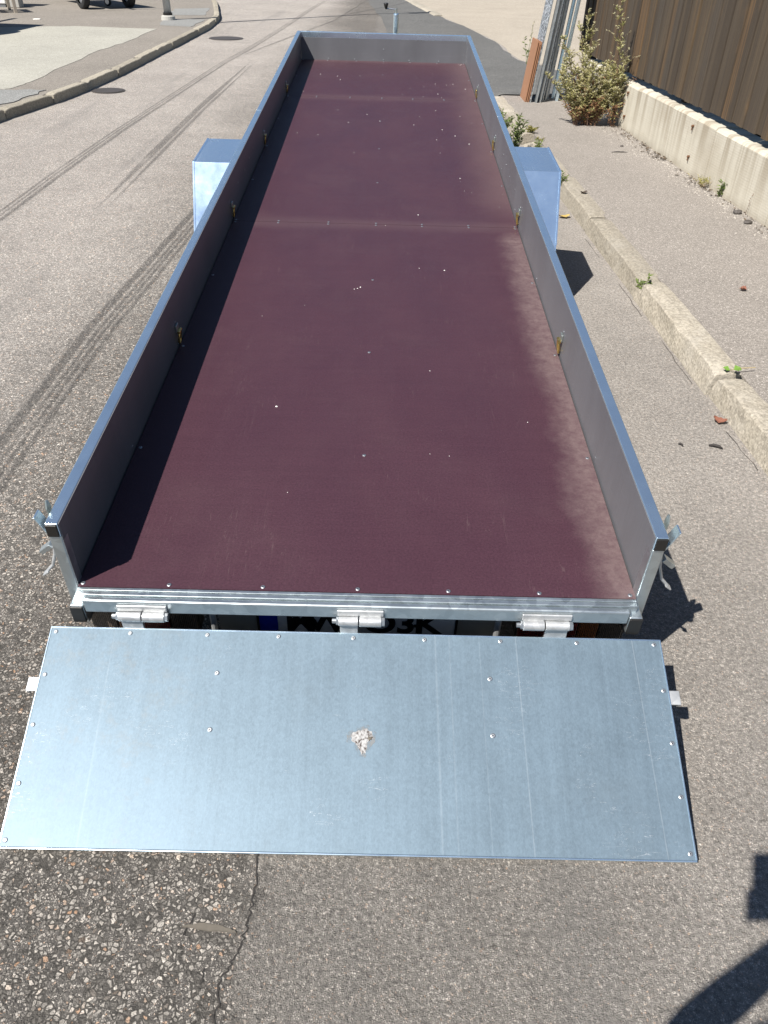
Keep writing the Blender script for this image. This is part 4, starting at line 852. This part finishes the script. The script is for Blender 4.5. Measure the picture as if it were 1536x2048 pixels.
for (s0, s1, nn, wd) in ((2.7, 3.4, 60, .16), (1.9, 2.5, 110, .10), (.9, 1.4, 50, .1), (-.3, .6, 30, .08), (-4, 3.4, 160, .07)):
    for _ in range(nn):
        p = wallpt(rnd.uniform(s0, s1), abs(rnd.gauss(0, wd * .6)) + .004); a = rnd.random() * 6.28; l = rnd.uniform(.010, .035)
        d = Vector((math.cos(a), math.sin(a), rnd.uniform(-.1, .4))); leaf_quad(lt, Vector((p.x, p.y, KH + rnd.uniform(.003, .012))), d, l, l * .3, rnd, Vector((.1, .1, 1)))
for (s0, s1, nn, wd) in ((-.2, 1.9, 260, .16), (1.9, 3.4, 150, .22), (-3, -.2, 120, .1)):
    for _ in range(nn):
        p = wallpt(rnd.uniform(s0, s1), abs(rnd.gauss(0, wd * .6)) + .006); r = rnd.uniform(.003, .009); q = [Vector((p.x + r * rnd.uniform(.6, 1.2) * math.cos(k * 1.571 + r * 300), p.y + r * rnd.uniform(.6, 1.2) * math.sin(k * 1.571 + r * 300), KH)) for k in range(4)]
        gv.add(q + [Vector((p.x, p.y, KH + r * .9))], [(0, 1, 4), (1, 2, 4), (2, 3, 4), (3, 0, 4)])
tag(lt.build('leaf_litter', 'litter'), 'brown leaf litter gathered along the foot of the concrete wall', 'leaf litter', kind='stuff')
tag(gv.build('grit', 'gravel'), 'loose grit along the wall side of the pavement', 'grit', kind='stuff')
for k, (s_, off, r) in enumerate(((.35, .06, .026), (.12, .09, .024), (2.45, .25, .013))):
    p = wallpt(s_, off); bm = bmesh.new(); bmesh.ops.create_icosphere(bm, subdivisions=2, radius=r)
    for v in bm.verts: v.co += noise.noise_vector(v.co * 40 + Vector((k, 0, 0))) * r * .35; v.co.z *= .6; v.co.x *= 1.3
    me = bpy.data.meshes.new('stone'); bm.to_mesh(me); bm.free(); me.materials.append(M['iron']); o = bpy.data.objects.new('stone', me); COL.objects.link(o); o.location = (p.x, p.y, KH + r * .4)
    tag(o, ('dark stone on the pavement nearest the thin dry stalk', 'dark stone on the pavement closest to the picture edge by the wall', 'small dark stone out on the pavement past the grass tuft')[k], 'stone', 'loose stones')

# ------------------------------------------------------------------ lamp post and yard on the left
lp_ = empty('lamp_post', (-4.44, 17.05, LH))
MB().tube([(0, 0, .05), (-.01, 0, 2.5), (-.02, 0, 7.0)], [.075, .062, .045], 20).build('pole', 'pole', lp_, smooth=True)
MB().tube([(0, 0, -.02), (0, 0, .07), (0, 0, .085)], [.145, .135, .10], 18).build('foot', 'concrete_base', lp_)
MB().tube([(0, 0, .08), (0, 0, .13)], .092, 18).build('collar', 'black', lp_)
MB().tube([(-.02, 0, 7.0), (.2, .1, 7.25), (.9, .5, 7.35)], [.04, .035, .03], 10).build('arm', 'pole', lp_)
MB().obox((1.15, .64, 7.36), (.28, .16, 0), (-.06, .1, 0), (0, 0, .05)).build('lamp_head', 'pole', lp_, bevel=.02)
tag(lp_, 'grey steel lamp post on a pale foot beside the left kerb', 'lamp post')
def yard_wheel(parent, loc, ang, r=.29, wd=.16, nm='wheel'):
    o = empty(nm, loc, (0, 0, ang)); o.parent = parent; nn = 28
    prof2 = [(-.5, .62), (-.5, .9), (-.38, 1.0), (.38, 1.0), (.5, .9), (.5, .62)]; mm = 6
    vs = [(x * wd, q * r * math.cos(2 * math.pi * k / nn), q * r * math.sin(2 * math.pi * k / nn)) for k in range(nn) for x, q in prof2]
    fs = [(k * mm + j, k * mm + j + 1, ((k + 1) % nn) * mm + j + 1, ((k + 1) % nn) * mm + j) for k in range(nn) for j in range(mm - 1)]
    mesh_obj('tyre', vs, fs, 'rubber', o, smooth=True); MB().tube([(-.03, 0, 0), (.03, 0, 0)], r * .64, 20).build('rim', 'rim', o)
cart = empty('parked_trailer', (-6.37, 19.4, LH), (0, 0, rad(41)))
for sx in (-1, 1): yard_wheel(cart, (sx * .54, 0, .27), 0, .27, .15)
MB().tube([(-.54, 0, .27), (.54, 0, .27)], .025, 8).build('axle', 'cartmetal', cart)
MB().box(-.44, .44, -.3, 2.2, .50, .56).box(-.44, -.41, -.3, 2.2, .56, .85).box(.41, .44, -.3, 2.2, .56, .85).build('bed', 'cartmetal', cart)
MB().box(-.75, .75, -.62, -.58, .48, .60).build('light_bar', 'black', cart); MB().box(-.03, .03, -.6, -.3, .5, .54).build('bar_arm', 'cartmetal', cart)
MB().tube([(.28, .55, .1), (.28, .45, .55)], .018, 8).build('stand', 'cartmetal', cart); yard_wheel(cart, (.28, .55, .085), .5, .085, .05, 'jockey_wheel')
tag(cart, 'small parked trailer on two black wheels behind the lamp post', 'trailer')
van = empty('parked_van', (-8.6, 21.6, LH), (0, 0, rad(8)))
MB().box(-1.0, 1.15, 0, 4.6, .26, 2.0).build('body', 'vanpaint', van, bevel=.08, seg=3)
MB().box(-1.02, 1.17, -.06, .1, .25, .45).build('bumper', 'black', van, bevel=.03)
for x in (-.85, 1.0):
    for y in (.8, 3.8): yard_wheel(van, (x, y, .31), 0, .31, .2)
for x in (-.9, 1.05): MB().box(x - .07, x + .07, -.012, .02, .9, 1.3).build('tail_light', 'lens_red', van)
MB().box(-.75, .9, -.008, .01, 1.2, 1.7).build('rear_window', 'dark', van)
tag(van, 'dark parked vehicle whose underside shows at the far upper left', 'vehicle')
tag(MB().box(-.12, .14, -.12, .15, 0, .35).build('concrete_block', 'concrete_base', None, bevel=.015, loc=(-8.27, 18.95, LH)), 'grey concrete block standing in front of the dark vehicle', 'block')
wp_ = empty('white_cabinet', (-8.9, 19.1, LH)); MB().box(-.5, .45, -.2, .3, .06, 1.1).build('case', 'vanwhite', wp_, bevel=.02); MB().box(-.48, .43, -.18, .28, 0, .06).build('plinth', 'cartmetal', wp_); tag(wp_, 'white cabinet on a grey plinth at the far upper left corner', 'cabinet')
pa = empty('pallet', (-8.35, 17.75, LH), (0, 0, .55))
for k in range(6): MB().box(-.5, .5, -.4 + k * .14, -.31 + k * .14, .42, .45).build('slat', 'wood_pallet', pa)
for x in (-.46, 0, .46): MB().box(x - .03, x + .03, -.4, .39, .30, .418).build('bearer', 'wood_pallet', pa)
for x in (-.46, .46):
    for y in (-.36, .35): MB().box(x - .03, x + .03, y - .03, y + .03, 0, .299).build('leg', 'wood_pallet', pa)
tag(pa, 'slatted wooden stand casting a striped shadow at the left edge', 'stand')
ut = empty('shadow_trailer', (-7.72, 13.9, LH), (0, 0, rad(-3)))  # unseen, invented to cast the lobed shadow on the pale slab
MB().box(-.8, .78, -1.6, 1.15, .5, .56).box(-.8, .78, 1.1, 1.15, .56, .92).box(.75, .78, -1.6, 1.1, .56, .92).box(-.8, -.77, -1.6, 1.1, .56, .92).build('bed', 'cartmetal', ut)
for sx in (-1, 1):
    yard_wheel(ut, (sx * .9, -.1, .29), 0, .29, .17)
    b = MB(); vs = []; n = 13
    for k in range(n):
        a = math.pi * k / (n - 1)
        for x in (.80, 1.02):
            for r in (.36, .372): vs.append((sx * x, -.1 + r * math.cos(a), .30 + r * math.sin(a)))
    fs = []
    for k in range(n - 1):
        A = 4 * k; B = A + 4; fs += [(A, B, B + 2, A + 2), (A + 1, A + 3, B + 3, B + 1), (A, A + 1, B + 1, B), (A + 2, B + 2, B + 3, A + 3)]
    b.add(vs, fs); b.build('mudguard', 'black', ut)
MB().box(-.04, .04, 1.1, 2.4, .42, .49).build('drawbar', 'cartmetal', ut)
tag(ut, 'unseen trailer added left of the frame to cast the dark shadow on the pale slab', 'trailer')
ws = MB().poly(wavy([(-.06, -.05), (.07, -.04), (.05, .06), (-.05, .05)], .012, 3, 4), 0, .012).build('paper_scrap', 'white', None, loc=(-6.88, 16.45, LH)); tag(ws, 'crumpled white paper scrap on the left pavement', 'paper')

# ------------------------------------------------------------------ the photographer (seen only by the shadow)
pr = empty('person', (-.12, -1.86, 0))
def skin_chain(name, joints, edges, root, mat, parent, sub=2):
    me = bpy.data.meshes.new(name); me.from_pydata([j[0] for j in joints], edges, [])
    o = bpy.data.objects.new(name, me); COL.objects.link(o); o.parent = parent
    md = o.modifiers.new('skin', 'SKIN'); sv = me.skin_vertices
    if not sv:
        bm = bmesh.new(); bm.from_mesh(me); bm.verts.layers.skin.verify(); bm.to_mesh(me); bm.free(); sv = me.skin_vertices
    for i, j in enumerate(joints): sv[0].data[i].radius = (j[1], j[2] if len(j) > 2 else j[1]); sv[0].data[i].use_root = (i == root)
    o.modifiers.new('sub', 'SUBSURF').levels = sub; o.modifiers['sub'].render_levels = sub; me.materials.append(M[mat] if isinstance(mat, str) else mat); return o
def person_mat():
    m, nt, b = newmat('person_clothing'); p = sepxyz(nt, objco(nt))
    c = mix(nt, mth(nt, 'GREATER_THAN', p[2], .95), (.035, .045, .085), (.06, .075, .11)); c = mix(nt, mth(nt, 'GREATER_THAN', p[2], 1.455), c, (.45, .28, .21)); c = mix(nt, mth(nt, 'LESS_THAN', p[2], .085), c, (.03, .03, .03))
    arm = mth(nt, 'GREATER_THAN', p[1], .27); c = mix(nt, arm, c, (.45, .28, .21))
    bset(nt, b, Base_Color=c, Roughness=.85); return m
J = [((0, 0, .95), .15, .11), ((0, 0, 1.12), .135, .10), ((0, -.01, 1.32), .155, .105), ((0, -.01, 1.45), .065), ((0, .015, 1.54), .062), ((0, .03, 1.60), .085, .098), ((0, .025, 1.70), .075, .085),
     ((.17, -.01, 1.41), .062), ((.13, .18, 1.25), .052), ((.085, .36, 1.17), .047), ((.205, .375, 1.46), .034), ((.21, .375, 1.51), .034, .024),
     ((-.17, -.01, 1.41), .062), ((-.22, -.02, 1.14), .047), ((-.21, .05, .91), .03), ((-.20, .07, .84), .034, .02),
     ((.10, 0, .88), .095), ((.11, .02, .50), .06), ((.11, -.02, .10), .04), ((.12, .12, .045), .04, .03),
     ((-.10, 0, .88), .095), ((-.11, .02, .50), .06), ((-.11, -.02, .10), .04), ((-.12, .12, .045), .04, .03)]
E_ = [(0, 1), (1, 2), (2, 3), (3, 4), (4, 5), (5, 6), (2, 7), (7, 8), (8, 9), (9, 10), (10, 11), (2, 12), (12, 13), (13, 14), (14, 15), (0, 16), (16, 17), (17, 18), (18, 19), (0, 20), (20, 21), (21, 22), (22, 23)]
skin_chain('body', J, E_, 0, person_mat(), pr)
hr = MB(); bm = bmesh.new(); bmesh.ops.create_uvsphere(bm, u_segments=20, v_segments=12, radius=1)
for v in list(bm.verts):
    if v.co.z < -.1 and v.co.y > -.2: bm.verts.remove(v)
for v in bm.verts: v.co = Vector((v.co.x * .098, v.co.y * .112 + .015, v.co.z * .10 + 1.68))
me = bpy.data.meshes.new('hair'); bm.to_mesh(me); bm.free(); me.materials.append(M['hair']); o = bpy.data.objects.new('hair', me); COL.objects.link(o); o.parent = pr
po_ = Vector(pr.location)
L0 = CAM - FW * .004; LP = L0 + UP * .042 - RT * .004
def ph_(r, u, f): return LP + RT * r + UP * u + FW * f       # phone frame: right, up, forward
fingers = []
for k, u in enumerate((-.082, -.100, -.118, -.134)):
    l = (.0, .004, .002, -.006)[k]
    js = [(ph_(.022, u - .006, .012) - po_, .010), (ph_(-.010, u, .018) - po_, .0095), (ph_(-.042 - l, u + .002, .015) - po_, .009), (ph_(-.066, u + .004, .002) - po_, .008), (ph_(-.066, u + .004, -.010) - po_, .007)]
    skin_chain('finger', js, [(0, 1), (1, 2), (2, 3), (3, 4)], 0, 'skin', pr, 1)
js = [(ph_(.020, -.150, .0) - po_, .013), (ph_(.024, -.120, -.006) - po_, .012), (ph_(.012, -.090, -.016) - po_, .010), (ph_(.002, -.070, -.016) - po_, .008)]
skin_chain('thumb', js, [(0, 1), (1, 2), (2, 3)], 0, 'skin', pr, 1)
js = [(Vector(J[11][0]), .03, .022), (ph_(.016, -.150, .012) - po_, .030, .017), (ph_(.014, -.110, .014) - po_, .026, .012)]
skin_chain('palm', js, [(0, 1), (1, 2)], 0, 'skin', pr, 2)
tag(pr, 'person standing behind the tailgate holding up a phone, seen only as a shadow', 'person')
phn = empty('phone', tuple(LP)); phn.matrix_world = Matrix(((RT.x, UP.x, -FW.x, LP.x), (RT.y, UP.y, -FW.y, LP.y), (RT.z, UP.z, -FW.z, LP.z), (0, 0, 0, 1)))
MB().box(-.060, .012, -.134, .014, .0005, .0085).build('case', 'dark', phn, bevel=.003)
MB().box(-.056, .008, -.130, .010, .0086, .0092).build('screen', 'black', phn)
tag(phn, 'dark phone held up by the person, seen only as a shadow', 'phone')
